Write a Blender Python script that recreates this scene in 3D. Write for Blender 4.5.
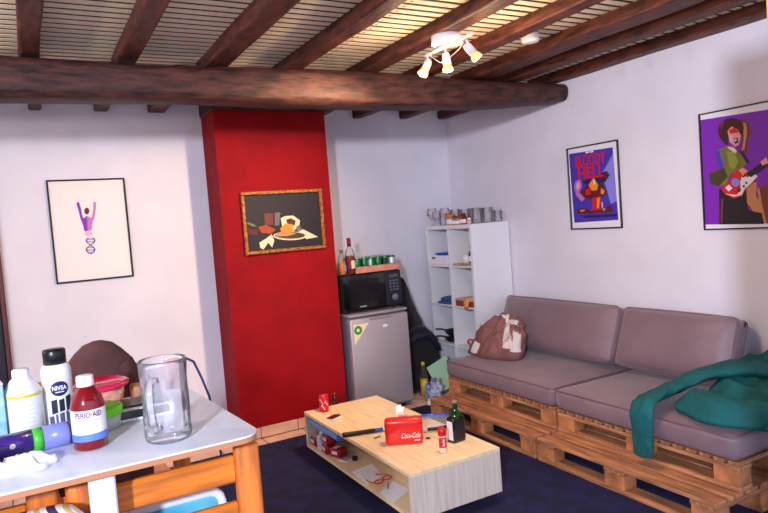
import bpy, bmesh, math, random
from mathutils import Vector, Matrix, noise
random.seed(7)
PI = math.pi
for o in list(bpy.data.objects): bpy.data.objects.remove(o, do_unlink=True)
SC = bpy.context.scene
COL = SC.collection

# ------------------------------------------------------------------ camera, world, lights, exposure
CAM_H = 1.564
cd = bpy.data.cameras.new('camera'); cam = bpy.data.objects.new('camera', cd); COL.objects.link(cam)
cd.sensor_width = 36.0; cd.lens = 638.317*36/768; cd.clip_start = 0.02
def cam_axes(yaw, pitch, roll):
    y, p, r = map(math.radians, (yaw, pitch, roll))
    f = Vector((math.sin(y)*math.cos(p), math.cos(y)*math.cos(p), math.sin(p)))
    ri = Vector((math.cos(y), -math.sin(y), 0)); u = ri.cross(f)
    return ri*math.cos(r)-u*math.sin(r), ri*math.sin(r)+u*math.cos(r), f
R_, U_, F_ = cam_axes(28.9327, -3.1226, 4.3612)
m = Matrix.Identity(4)
for i in range(3):
    m[i][0] = R_[i]; m[i][1] = U_[i]; m[i][2] = -F_[i]
m[2][3] = CAM_H
cam.matrix_world = m
SC.camera = cam

SC.view_settings.view_transform = 'Standard'; SC.view_settings.look = 'None'
SC.view_settings.gamma = 1.0; SC.view_settings.use_curve_mapping = False
SC.view_settings.exposure = 0.08
SC.cycles.transparent_max_bounces = 32

W = bpy.data.worlds.new('world'); SC.world = W; W.use_nodes = True
bg = W.node_tree.nodes['Background']; bg.inputs[0].default_value = (0.72, 0.77, 1.0, 1); bg.inputs[1].default_value = 1.75

def lamp(name, kind, loc, power, col, target=None, size=0.1, angle=None, blend=1.0, parent=None):
    d = bpy.data.lights.new(name, kind); d.energy = power; d.color = col
    if kind == 'AREA': d.shape = 'SQUARE'; d.size = size
    else: d.shadow_soft_size = size
    if kind == 'SPOT': d.spot_size = math.radians(angle); d.spot_blend = blend
    o = bpy.data.objects.new(name, d); COL.objects.link(o); o.location = loc
    if target is not None: o.rotation_euler = (Vector(target)-Vector(loc)).to_track_quat('-Z', 'Y').to_euler()
    if parent: o.parent = parent
    return o
# assumed cool light behind the camera, added to cast shadow on the right wall
lamp('assumed_key_light', 'AREA', (-1.68, -1.39, 2.3), 250, (0.76, 0.82, 1.0), (3.6, 0.6, 1.3), 0.26)

# ------------------------------------------------------------------ materials
def lin(c):
    c = c/255.0
    return c/12.92 if c <= 0.04045 else ((c+0.055)/1.055)**2.4
def rgb(c): return (lin(c[0]), lin(c[1]), lin(c[2]), 1.0)
MATS = {}
def mat(name, c, rough=0.55, metal=0.0, vary=0.0, scale=12.0, bump=0.0, bscale=None, stretch=(1,1,1), c2=None, coat=0.0, sheen=0.0, trans=0.0, ior=1.45, emit=0.0, spec=0.5, alpha=1.0, detail=4.0):
    if name in MATS: return MATS[name]
    mt = bpy.data.materials.new(name); mt.use_nodes = True
    nt = mt.node_tree; N = nt.nodes; L = nt.links
    b = N['Principled BSDF']
    b.inputs['Base Color'].default_value = rgb(c); b.inputs['Roughness'].default_value = rough
    b.inputs['Metallic'].default_value = metal; b.inputs['IOR'].default_value = ior
    b.inputs['Specular IOR Level'].default_value = spec
    b.inputs['Coat Weight'].default_value = coat; b.inputs['Sheen Weight'].default_value = sheen
    b.inputs['Transmission Weight'].default_value = trans; b.inputs['Alpha'].default_value = alpha
    if emit:
        b.inputs['Emission Color'].default_value = rgb(c); b.inputs['Emission Strength'].default_value = emit
    if vary or bump:
        tc = N.new('ShaderNodeTexCoord'); mp = N.new('ShaderNodeMapping'); mp.inputs['Scale'].default_value = stretch
        L.new(tc.outputs['Object'], mp.inputs['Vector'])
        nz = N.new('ShaderNodeTexNoise'); nz.inputs['Scale'].default_value = scale; nz.inputs['Detail'].default_value = detail
        L.new(mp.outputs['Vector'], nz.inputs['Vector'])
        if vary:
            rp = N.new('ShaderNodeValToRGB')
            a = c2 if c2 else tuple(max(0, x*(1-vary)) for x in c); d = c if c2 else tuple(min(255, x*(1+vary*0.6)) for x in c)
            rp.color_ramp.elements[0].position = 0.32; rp.color_ramp.elements[0].color = rgb(a)
            rp.color_ramp.elements[1].position = 0.68; rp.color_ramp.elements[1].color = rgb(d)
            L.new(nz.outputs['Fac'], rp.inputs['Fac']); L.new(rp.outputs['Color'], b.inputs['Base Color'])
        if bump:
            n2 = nz
            if bscale:
                n2 = N.new('ShaderNodeTexNoise'); n2.inputs['Scale'].default_value = bscale; n2.inputs['Detail'].default_value = 3
                L.new(mp.outputs['Vector'], n2.inputs['Vector'])
            bp = N.new('ShaderNodeBump'); bp.inputs['Strength'].default_value = bump; bp.inputs['Distance'].default_value = 0.01
            L.new(n2.outputs['Fac'], bp.inputs['Height']); L.new(bp.outputs['Normal'], b.inputs['Normal'])
    MATS[name] = mt
    return mt

plaster = mat('white_plaster', (224, 221, 232), 0.85, vary=0.02, scale=3, bump=0.12, bscale=60)
redwall = mat('red_paint', (140, 0, 14), 0.75, vary=0.08, scale=5, bump=0.12, bscale=70, spec=0.25)
beamwood = mat('dark_beam_wood', (70, 38, 32), 0.62, vary=0.5, scale=6, stretch=(1.3, 5, 5), bump=0.6, bscale=12)
joistwood = mat('dark_joist_wood', (88, 43, 32), 0.6, vary=0.45, scale=6, stretch=(5, 1.3, 5), bump=0.5, bscale=12)
lathwood = mat('pale_lath', (252, 234, 204), 0.7, vary=0.05, scale=4)
deckdark = mat('ceiling_board_brown', (44, 26, 18), 0.85, vary=0.3, scale=6)
carpetm = mat('navy_carpet', (22, 24, 74), 0.95, vary=0.3, scale=9, bump=0.9, bscale=240, sheen=0.0)
tilem = mat('floor_tile', (222, 184, 170), 0.45, vary=0.1, scale=8)
groutm = mat('grout', (120, 92, 84), 0.9)
white_lam = mat('white_laminate', (232, 232, 236), 0.4)
birch = mat('birch_veneer', (246, 218, 176), 0.42, vary=0.06, scale=7, stretch=(8, 0.7, 8))
birch_shaded = mat('birch_end_shaded', (218, 202, 186), 0.5, vary=0.07, scale=7, stretch=(9, 9, 0.5))  # same birch as the top, its dimmer light put into a greyer colour
pallet = mat('pallet_pine', (176, 120, 84), 0.62, vary=0.3, scale=5, stretch=(9, 0.8, 9), bump=0.25)
pallet_x = mat('pallet_pine_cross', (166, 112, 78), 0.62, vary=0.3, scale=5, stretch=(0.8, 9, 9), bump=0.25)
pallet_b = mat('pallet_block', (172, 110, 70), 0.7, vary=0.3, scale=9, bump=0.3)
orangewood = mat('orange_pine', (214, 116, 34), 0.4, vary=0.2, scale=6, stretch=(0.8, 8, 8), coat=0.2)
orangewood_v = mat('orange_pine_upright', (214, 112, 32), 0.4, vary=0.2, scale=6, stretch=(8, 8, 0.8), coat=0.2)
cushm = mat('taupe_satin', (130, 106, 114), 0.44, vary=0.06, scale=4, bump=0.06, bscale=300, sheen=0.2, spec=0.4)
pipem = mat('taupe_piping', (116, 88, 98), 0.5)
blackcloth = mat('black_cloth', (18, 17, 24), 0.85, vary=0.3, scale=12, bump=0.3, sheen=0.2)
blackplast = mat('black_plastic', (16, 16, 20), 0.3)
blackgloss = mat('black_gloss', (10, 10, 14), 0.08, coat=0.5)
blackframe = mat('black_frame', (14, 13, 16), 0.35)
silver = mat('fridge_silver', (172, 164, 172), 0.38, metal=0.3, vary=0.03, scale=2)
silver_d = mat('fridge_grey', (112, 106, 122), 0.5)
def clear_glass(name, tint, milk, base):
    # see-through wall with Fresnel reflection and a little surface haze
    mt = bpy.data.materials.new(name); mt.use_nodes = True; nt = mt.node_tree; N = nt.nodes; L = nt.links
    out = N['Material Output']; N.remove(N['Principled BSDF'])
    tr = N.new('ShaderNodeBsdfTransparent'); tr.inputs[0].default_value = (*tint, 1)
    gl = N.new('ShaderNodeBsdfGlossy'); gl.inputs['Roughness'].default_value = 0.1
    df = N.new('ShaderNodeBsdfDiffuse'); df.inputs[0].default_value = (0.8, 0.78, 0.82, 1)
    fr = N.new('ShaderNodeFresnel'); fr.inputs['IOR'].default_value = 1.2
    ad = N.new('ShaderNodeMath'); ad.operation = 'ADD'; ad.inputs[1].default_value = base; ad.use_clamp = True
    m1 = N.new('ShaderNodeMixShader'); m1.inputs[0].default_value = milk; m2 = N.new('ShaderNodeMixShader')
    L.new(tr.outputs[0], m1.inputs[1]); L.new(df.outputs[0], m1.inputs[2])
    L.new(fr.outputs[0], ad.inputs[0]); L.new(ad.outputs[0], m2.inputs[0]); L.new(m1.outputs[0], m2.inputs[1]); L.new(gl.outputs[0], m2.inputs[2])
    L.new(m2.outputs[0], out.inputs['Surface']); return mt
glassm = clear_glass('clear_glass', (0.97, 0.97, 0.98), 0.17, 0.02)
thinglass = clear_glass('clear_glassware', (0.97, 0.97, 0.98), 0.22, 0.0)
bottleglass = clear_glass('bottle_glass', (0.95, 0.95, 0.95), 0.03, 0.0)
paneglass = clear_glass('picture_glass', (1, 1, 1), 0.0, 0.0)
greenglass = mat('green_glass', (20, 96, 30), 0.05, trans=0.75, ior=1.45)
whiteplast = mat('white_plastic', (236, 236, 242), 0.35)
paper = mat('white_paper', (240, 240, 246), 0.8)
gold = mat('gilt_frame', (150, 96, 44), 0.42, metal=0.35, vary=0.45, scale=60, bump=0.6, bscale=90)
chrome = mat('chrome', (210, 210, 215), 0.2, metal=1.0)
flat = {k: mat('print_'+k, c, 0.6) for k, c in dict(purple=(120, 28, 176), brown=(110, 48, 44), tan=(190, 130, 84), hair=(62, 16, 24), skin=(226, 150, 138), red=(206, 18, 34), black=(26, 20, 34), olive=(112, 118, 40), blue=(66, 50, 168), dark_olive=(62, 54, 26), white=(232, 228, 236), pale_blue=(128, 130, 226), pink=(190, 110, 176), navy=(40, 18, 78), maroon=(92, 20, 32), orange=(236, 140, 36), grey=(104, 98, 100), pale=(226, 206, 170), orange_brown=(160, 62, 26), pale_pink=(222, 170, 196), yellow_green=(138, 146, 52)).items()}
flat['pale_sky'] = mat('print_pale_sky', (150, 196, 220), 0.6)

# ------------------------------------------------------------------ mesh helpers
class B:
    def __init__(s): s.v = []; s.f = []; s.sm = []
    def add(s, vs, fs, smooth=False, mtx=None):
        k = len(s.v)
        s.v += [tuple(mtx @ Vector(p)) if mtx else tuple(p) for p in vs]
        s.f += [[i+k for i in f] for f in fs]; s.sm += [smooth]*len(fs); return s
    def box(s, c, d, bev=0.0, rot=(0,0,0), seg=1, mtx=None):
        bm = bmesh.new(); bmesh.ops.create_cube(bm, size=1.0)
        for q in bm.verts: q.co = Vector((q.co.x*d[0], q.co.y*d[1], q.co.z*d[2]))
        if bev: bmesh.ops.bevel(bm, geom=list(bm.edges), offset=min(bev, min(d)*0.45), segments=seg, affect='EDGES', profile=0.5)
        bm.verts.index_update()
        M4 = Matrix.Translation(c)
        if any(rot):
            from mathutils import Euler
            M4 = M4 @ Euler(rot).to_matrix().to_4x4()
        if mtx: M4 = mtx @ M4
        s.add([q.co for q in bm.verts], [[q.index for q in f.verts] for f in bm.faces], seg > 1, M4); bm.free(); return s
    def lathe(s, prof, n=20, c=(0,0,0), mtx=None, fn=None, smooth=True):
        vs = []; fs = []
        for r, z in prof:
            for i in range(n):
                a = 2*PI*i/n; rr = fn(r, z, a) if fn else r
                vs.append((c[0]+rr*math.cos(a), c[1]+rr*math.sin(a), c[2]+z))
        for j in range(len(prof)-1):
            for i in range(n):
                fs.append([j*n+i, j*n+(i+1) % n, (j+1)*n+(i+1) % n, (j+1)*n+i])
        if prof[0][0] > 1e-5: fs.append(list(range(n))[::-1])
        if prof[-1][0] > 1e-5: fs.append([(len(prof)-1)*n+i for i in range(n)])
        s.add(vs, fs, smooth, mtx); return s
    def loft(s, rings, smooth=True, cap=True, closed=False, mtx=None):
        n = len(rings[0]); vs = [p for r in rings for p in r]; fs = []
        K = len(rings)
        for j in range(K if closed else K-1):
            for i in range(n):
                a = j*n; b = ((j+1) % K)*n
                fs.append([a+i, a+(i+1) % n, b+(i+1) % n, b+i])
        if cap and not closed: fs.append(list(range(n))[::-1]); fs.append([(K-1)*n+i for i in range(n)])
        s.add(vs, fs, smooth, mtx); return s
    def tube(s, path, r, n=8, closed=False, flatten=None, mtx=None):
        P = [Vector(p) for p in path]; K = len(P); rings = []; prev = None
        for i in range(K):
            if closed: t = P[(i+1) % K]-P[i-1]
            else: t = P[min(i+1, K-1)]-P[max(i-1, 0)]
            t.normalize()
            if prev is None:
                u = t.orthogonal().normalized() if flatten is None else (Vector(flatten)-t*t.dot(Vector(flatten))).normalized()
            else:
                u = (prev-t*t.dot(prev)).normalized()
            prev = u; w = t.cross(u)
            rr = r[i] if isinstance(r, (list, tuple)) else r
            ra, rb = rr if isinstance(rr, (list, tuple)) else (rr, rr)
            rings.append([tuple(P[i]+u*ra*math.cos(2*PI*k/n)+w*rb*math.sin(2*PI*k/n)) for k in range(n)])
        return s.loft(rings, True, True, closed, mtx)
    def prism(s, poly, t, mtx=None):      # poly in xy, extruded along z by t
        n = len(poly); vs = [(x, y, 0) for x, y in poly]+[(x, y, t) for x, y in poly]
        fs = [list(range(n))[::-1], [n+i for i in range(n)]]+[[i, (i+1) % n, n+(i+1) % n, n+i] for i in range(n)]
        s.add(vs, fs, False, mtx); return s
    def poly(s, pts): s.add(pts, [list(range(len(pts)))]); return s
    def mesh(s, name):
        me = bpy.data.meshes.new(name); me.from_pydata(s.v, [], s.f)
        me.polygons.foreach_set('use_smooth', s.sm); me.update()
        bm = bmesh.new(); bm.from_mesh(me); bmesh.ops.recalc_face_normals(bm, faces=bm.faces); bm.to_mesh(me); bm.free()
        return me
    def build(s, name, mt, parent=None, loc=None, rot=None):
        return put(name, s.mesh(name), mt, parent, loc, rot)
def put(name, me, mt, parent=None, loc=None, rot=None):
    if not me.materials: me.materials.append(mt)
    o = bpy.data.objects.new(name, me); COL.objects.link(o)
    if parent: o.parent = parent
    if loc: o.location = loc
    if rot: o.rotation_euler = rot
    return o
def tag(o, label, cat, group=None, kind=None):
    o['label'] = label; o['category'] = cat
    if group: o['group'] = group
    if kind: o['kind'] = kind
    return o
def struct(o, label=None):
    o['kind'] = 'structure'
    if label: o['label'] = label
    return o
def thing(name, label, cat, loc=(0,0,0), rotz=0.0, group=None):
    o = bpy.data.objects.new(name, None); COL.objects.link(o); o.location = loc; o.rotation_euler = (0, 0, rotz)
    o.empty_display_size = 0.1
    return tag(o, label, cat, group)
def dup(root, loc, rotz=None, label=None):
    r = root.copy(); COL.objects.link(r); r.location = loc
    if rotz is not None: r.rotation_euler = (0, 0, rotz)
    if label: r['label'] = label
    for ch in root.children:
        c = ch.copy(); COL.objects.link(c); c.parent = r
        for g in ch.children:
            d = g.copy(); COL.objects.link(d); d.parent = c
    return r
def text_mesh(body, width, height=None, shear=0.0, bold=0.0):
    cu = bpy.data.curves.new('txt', 'FONT'); cu.body = body; cu.size = 1.0; cu.align_x = 'CENTER'; cu.align_y = 'CENTER'; cu.shear = shear; cu.offset = bold
    cu.resolution_u = 3
    ob = bpy.data.objects.new('txt', cu); COL.objects.link(ob)
    dg = bpy.context.evaluated_depsgraph_get(); dg.update()
    me = bpy.data.meshes.new_from_object(ob.evaluated_get(dg))
    bpy.data.objects.remove(ob, do_unlink=True)
    xs = [q.co.x for q in me.vertices]; ys = [q.co.y for q in me.vertices]
    w = max(xs)-min(xs); h = max(ys)-min(ys); cx = (max(xs)+min(xs))/2; cy = (max(ys)+min(ys))/2
    kx = width/w; ky = (height/h) if height else kx
    vs = [((q.co.x-cx)*kx, (q.co.y-cy)*ky) for q in me.vertices]; fs = [list(p.vertices) for p in me.polygons]
    bpy.data.meshes.remove(me)
    return vs, fs
def flat_text(name, body, width, mt, parent, fn, height=None, shear=0.0, bold=0.0):
    vs, fs = text_mesh(body, width, height, shear, bold)
    b = B(); b.add([fn(x, y) for x, y in vs], fs); me = bpy.data.meshes.new(name); me.from_pydata(b.v, [], b.f); me.update()
    return put(name, me, mt, parent)
def wrap(r, z0, a0):      # wraps print coordinates around an upright cylinder; a0 faces the viewer
    return lambda x, y: (r*math.cos(a0+x/r), r*math.sin(a0+x/r), z0+y)
def band(r, z0, z1, a0=None, span=2*PI, n=28, dr=0.0004):
    b = B(); vs = []; full = span >= 2*PI-1e-6; k = n if full else n+1
    for z in (z0, z1):
        for i in range(k):
            a = (a0 or 0)-span/2+span*i/n; vs.append(((r+dr)*math.cos(a), (r+dr)*math.sin(a), z))
    b.add(vs, [[i, (i+1) % k, k+(i+1) % k, k+i] for i in range(k if full else k-1)], True); return b
def cushion(lx, ly, lz, puff=0.02, n=14, r=0.03, seed=0, wob=0.006):
    # rounded upholstery box centred on x,y, resting on z=0
    bm = bmesh.new(); bmesh.ops.create_cube(bm, size=1.0)
    bmesh.ops.subdivide_edges(bm, edges=list(bm.edges), cuts=n, use_grid_fill=True)
    for q in bm.verts:
        u, v_, w = q.co.x*2, q.co.y*2, q.co.z*2
        p = Vector((u*lx/2, v_*ly/2, w*lz/2))
        inner = Vector((max(-lx/2+r, min(lx/2-r, p.x)), max(-ly/2+r, min(ly/2-r, p.y)), max(-lz/2+r, min(lz/2-r, p.z))))
        d = p-inner
        if d.length > 1e-6: p = inner+d.normalized()*min(r, max(abs(d.x), abs(d.y), abs(d.z)))
        if w > 0: p.z += puff*(1-u**4)*(1-v_**4)*w
        p.x += 0.012*u*(1-w*w)*(1-v_**4); p.y += 0.012*v_*(1-w*w)*(1-u**4)
        nz = noise.noise(Vector((p.x*5+seed*7.3, p.y*5, p.z*5+seed)))
        p.z += wob*nz*(1 if w > -0.9 else 0)
        p.z += lz/2
        q.co = p
    b = B(); bm.verts.index_update()
    b.add([q.co for q in bm.verts], [[q.index for q in f.verts] for f in bm.faces], True); bm.free(); return b
def piping(lx, ly, z, r=0.005, rc=0.03):
    pts = []
    for cx, cy, a0 in ((1, 1, 0), (-1, 1, PI/2), (-1, -1, PI), (1, -1, 1.5*PI)):
        for k in range(4):
            a = a0+k*PI/6; pts.append((cx*(lx/2-rc)+rc*math.cos(a), cy*(ly/2-rc)+rc*math.sin(a), z))
    return B().tube(pts, r, 6, True)
def heap(rx, ry, h, seed, folds=0.03, n=40, m_=16, sharp=2.2, freq=5.0, lean=(0, 0), irregular=0.12):
    # crumpled cloth: dome with ridged folds, flat underneath
    vs = []; fs = []
    for j in range(m_+1):
        rho = j/m_
        for i in range(n):
            a = 2*PI*i/n
            ir = 1+irregular*noise.noise(Vector((math.cos(a)*1.3+seed, math.sin(a)*1.3, seed*2.1)))
            x = rx*rho*ir*math.cos(a); y = ry*rho*ir*math.sin(a)
            z = h*(max(0.0, 1-rho**sharp))**0.6
            q = Vector((x*freq+seed*3.1, y*freq*1.3-seed, z*freq*0.7))
            rid = 1-abs(noise.noise(q))*2; rid2 = 1-abs(noise.noise(q*2.3))*2
            env = 1-rho**8
            k = folds*(rid-0.5)*env+folds*0.4*(rid2-0.5)*env
            x += k*math.cos(a)*0.8; y += k*math.sin(a)*0.8; z = max(0.002, z+k*(1 if rho < 0.98 else 0))
            if rho > 0.99: z = 0.0
            vs.append((x+lean[0]*z, y+lean[1]*z, z))
    for j in range(m_):
        for i in range(n): fs.append([j*n+i, j*n+(i+1) % n, (j+1)*n+(i+1) % n, (j+1)*n+i])
    fs.append([m_*n+i for i in range(n)])
    b = B().add(vs, fs, True); b.grid = (n, m_); return b
def heap_patch(hb, path, t=0.008):
    # a strip of lining lying on a heap: path of (rho, angle, half width in angle)
    n, m_ = hb.grid; G = []
    def at(rho, a):
        fj = max(0.0, min(m_-0.001, rho*m_)); fi = (a/(2*PI)*n) % n; j = int(fj); i = int(fi); dj = fj-j; di = fi-i
        P = lambda jj, ii: Vector(hb.v[jj*n+ii % n])
        return (P(j, i)*(1-di)+P(j, i+1)*di)*(1-dj)+(P(j+1, i)*(1-di)+P(j+1, i+1)*di)*dj
    fine = []
    for k in range(len(path)-1):
        for q in range(6):
            fine.append(tuple(path[k][z]*(1-q/6)+path[k+1][z]*q/6 for z in range(3)))
    fine.append(path[-1]); M = 9; c0 = Vector((0, 0, 0.1)); vs = []; fs = []
    for lay in (1, 0):
        for r_, a_, w_ in fine:
            for k in range(M+1):
                e = k/M*2-1; p = at(r_, a_+e*w_); d = (p-c0).normalized()
                vs.append(tuple(p+d*(t*(1-e**4)*lay+0.001-0.004*(1-lay))))
    K = len(fine)*(M+1)
    for i in range(len(fine)-1):
        for k in range(M):
            a = i*(M+1)+k; fs.append([a, a+1, a+M+2, a+M+1]); fs.append([K+a+M+1, K+a+M+2, K+a+1, K+a])
    return B().add(vs, fs, True)

# ------------------------------------------------------------------ the room
XW, YR, YL, YC = 3.678, 5.203, 5.06, 4.703       # right wall, alcove walls behind fridge and picture, chimney face
CX0, CX1 = 1.262, 2.152
ZT = 2.70
fl = struct(B().box((0.9, 1.9, -0.06), (5.8, 7.2, 0.09)).build('floor', groutm), 'tiled floor showing along the red chimney breast')
tile_me = B().box((0, 0, 0), (0.322, 0.322, 0.008), 0.0015).mesh('tile')
for i in range(17):
    for j in range(3):
        put('tile', tile_me, tilem, fl, (-1.72+i*0.33, 4.535+j*0.33, -0.016))
carpet = B()
nx, ny = 40, 40
carpet.box((0.9, 1.46, -0.008), (5.5, 6.12, 0.016), 0.006)
tag(carpet.build('carpet', carpetm), 'dark navy blue carpet covering the floor', 'carpet')

struct(B().box((-0.22, YL+0.06, 1.34), (3.4, 0.12, 2.72)).build('wall_back', plaster), 'white wall with the framed figure print')
struct(B().box((2.915, YR+0.06, 1.34), (1.60, 0.12, 2.72)).build('wall_alcove', plaster), 'white alcove wall behind the fridge')
struct(B().box((XW+0.06, 1.9, 1.34), (0.12, 6.85, 2.72)).build('wall_right', plaster), 'white wall behind the pallet sofa')
struct(B().box((-1.96, 2.7, 1.34), (0.12, 5.4, 2.72)).build('wall_left', plaster), 'white side wall')
ch = struct(B().box(((CX0+CX1)/2, (YC+5.3)/2, 1.23), (CX1-CX0, 5.3-YC, 2.484)).build('wall_chimney', redwall), 'red painted chimney breast')
B().box(((CX0+CX1)/2, 5.0, 2.53), (CX1-CX0+0.02, 0.6, 0.118), 0.012).build('timber_plate', beamwood, ch)

bb = struct(B().box(((CX0+CX1)/2-0.01, YC-0.004, 0.033), (CX1-CX0+0.02, 0.008, 0.074)).build('baseboard_back', groutm), 'pinkish tile skirting below the red chimney')
x = CX0-0.012; k = 0
for w in (0.16, 0.30, 0.30, 0.155):
    B().box((0, 0, 0), (w-0.006, 0.012, 0.078), 0.002).build('tile', tilem, bb, (x+w/2, YC-0.012, 0.0345)); x += w
bl = struct(B().box((0.53, YL-0.004, 0.033), (1.45, 0.008, 0.074)).build('baseboard_left', groutm))
for i in range(5): B().box((0, 0, 0), (0.288, 0.012, 0.078), 0.002).build('tile', tilem, bl, (-0.05+i*0.29, YL-0.012, 0.0345))

# door at the far left edge of the picture wall
dr = thing('door_1', 'dark door with reddish brown frame beside the figure print', 'door'); dr['kind'] = 'structure'; del dr['category']
doorm = mat('dark_door', (26, 26, 40), 0.45, vary=0.2, scale=8, stretch=(8, 8, 0.6)); doorf = mat('door_frame_wood', (92, 44, 48), 0.5, vary=0.2, scale=8, stretch=(8, 8, 0.6))
B().box((-0.621, YL-0.02, 1.0), (0.83, 0.035, 1.98), 0.004).build('door_leaf', doorm, dr)
for xx in (-0.188, -1.053): B().box((xx, YL-0.03, 1.03), (0.032, 0.06, 2.09), 0.006).build('door_jamb', doorf, dr)
B().box((-0.621, YL-0.03, 2.06), (0.83, 0.058, 0.06), 0.006).build('door_head', doorf, dr)
B().lathe([(0.011, 0), (0.011, 0.04), (0.026, 0.045), (0.026, 0.07), (0.0, 0.075)], 16, mtx=Matrix.Translation((-0.36, YL-0.038, 1.02)) @ Matrix.Rotation(PI/2, 4, 'X')).build('door_knob', chrome, dr)

# ceiling: boards, laths, joists, main beam
ceil = struct(B().box((0.9, 1.9, 2.6325), (5.9, 7.1, 0.07)).build('ceiling', deckdark), 'pale lath ceiling carried by dark timber joists')
nail_me = B().lathe([(0.006, 0.004), (0.006, -0.001), (0, -0.002)], 6).mesh('nail')
lath_me = B().box((0, 0, 0), (5.6, 0.045, 0.004), 0.0008).mesh('lath')
ly = -0.6; i = 0
while ly < 5.34:
    put('lath', lath_me, lathwood, ceil, (0.88, ly, 2.596), (0, 0, 0.0008*math.sin(i*1.7)))
    if 2.2 < ly < 3.7: put('nail', nail_me, blackframe, ceil, (1.69, ly, 2.5938))
    ly += 0.071; i += 1
def log(x0, x1, y0, y1, zb, zt, seed, n=16, amp=0.008):
    rings = []
    for k in range(n+1):
        y = y0+(y1-y0)*k/n
        a = x0+amp*noise.noise(Vector((y*1.7, seed, 0))); b = x1+amp*noise.noise(Vector((y*1.6, seed, 5))); zz = zb+amp*noise.noise(Vector((y*2, seed, 9)))
        c = 0.012+0.006*noise.noise(Vector((y*3, seed, 3)))
        rings.append([(a, y, zt), (a, y, zz+c), (a+c*0.3, y, zz+c*0.3), (a+c, y, zz), (b-c, y, zz), (b-c*0.3, y, zz+c*0.3), (b, y, zz+c), (b, y, zt)])
    return B().loft(rings, False)
front = [(0.045, 0.14), (0.50, 0.605), (0.975, 1.11), (1.455, 1.56), (1.955, 2.075), (2.40, 2.505), (2.83, 3.01), (3.18, 3.30), (3.575, 3.70), (-0.46, -0.35), (-0.92, -0.81), (-1.4, -1.28)]
for k, (a, b) in enumerate(front): log(a, b, -0.6, 3.90, 2.525, 2.604, k*3.7).build('joist', joistwood, ceil)
back = [(0.085, 0.165), (0.50, 0.595), (0.87, 1.0), (2.24, 2.33), (2.66, 2.75), (3.15, 3.24), (3.585, 3.675), (-0.40, -0.30), (-0.9, -0.8), (-1.4, -1.3)]
for k, (a, b) in enumerate(back): log(a, b, 3.97, (5.06 if b < 1.3 else 5.20), 2.515, 2.604, 40+k*2.9).build('joist', joistwood, ceil)
for a in (1.45, 1.9): log(a, a+0.1, 3.97, 4.72, 2.53, 2.604, a*9).build('joist', joistwood, ceil)
rings = []
for k in range(37):
    t = k/36; x = -1.88+(XW-0.012+1.88)*t
    zb = 2.308+0.010*math.sin(x*1.9)+0.016*max(0, x-1.5)+0.04*max(0, x-2.9); zt = 2.512-0.012*math.sin(x*2.3+0.5)
    yf = 3.575+0.012*math.sin(x*1.3); yb = 3.84
    c = 0.045; ring = []
    for (cy, cz, a0) in ((yb-c, zt-c, 0), (yf+c, zt-c, PI/2), (yf+c, zb+c, PI), (yb-c*1.3, zb+c, 1.5*PI)):
        for j in range(4):
            a = a0+j*PI/6; dn = 0.008*noise.noise(Vector((x*2.2, cy*9+j, cz*9)))
            ring.append((x, cy+(c+dn)*math.cos(a), cz+(c+dn)*math.sin(a)))
    rings.append(ring)
B().loft(rings, True).build('main_beam', beamwood, ceil)

# ------------------------------------------------------------------ pictures
def frame_thing(name, label, cat, center, half, wall, fw, fd, fm, inner_mats, art, mount=None, glass=False, cut=None):
    # wall 'x': hangs on the right wall (u runs towards the camera side = -y); wall 'y': hangs on a wall facing the room
    t = thing(name, label, cat, center)
    if wall == 'x': P = lambda u, z, d: (-d, -u, z)
    else: P = lambda u, z, d: (u, -d, z)
    hx, hz = half
    def bar(u0, u1, z0, z1, d0, d1, nm, mt):
        a = P(u0, z0, d0); b = P(u1, z1, d1)
        c = [(a[i]+b[i])/2 for i in range(3)]; s = [abs(a[i]-b[i]) for i in range(3)]
        return B().box(c, s, min(0.003, min(s)*0.3)).build(nm, mt, t)
    bar(-hx, hx, hz-fw, hz, 0.001, fd, 'frame_rail', fm); bar(-hx, hx, -hz, -hz+fw, 0.001, fd, 'frame_rail', fm)
    bar(-hx, -hx+fw, -hz+fw, hz-fw, 0.001, fd, 'frame_stile', fm); bar(hx-fw, hx, -hz+fw, hz-fw, 0.001, fd, 'frame_stile', fm)
    pr = bar(-hx+fw, hx-fw, -hz+fw, hz-fw, 0.001, 0.006, 'print', inner_mats)
    for k, (c, pts) in enumerate(art):
        d = 0.0064+0.0003*k
        lim = lambda q: (max(-hx+fw+0.001, min(hx-fw-0.001, q[0])), max(-hz+fw+0.001, min(hz-fw-0.001, q[1])))
        B().poly([P(*lim(q), d) for q in pts]).build('printed_shape', flat[c], pr)
    if glass:
        bar(-hx+fw, hx-fw, -hz+fw, hz-fw, fd*0.75, fd*0.75+0.0015, 'glazing', paneglass)
    return t, pr, P
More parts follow.
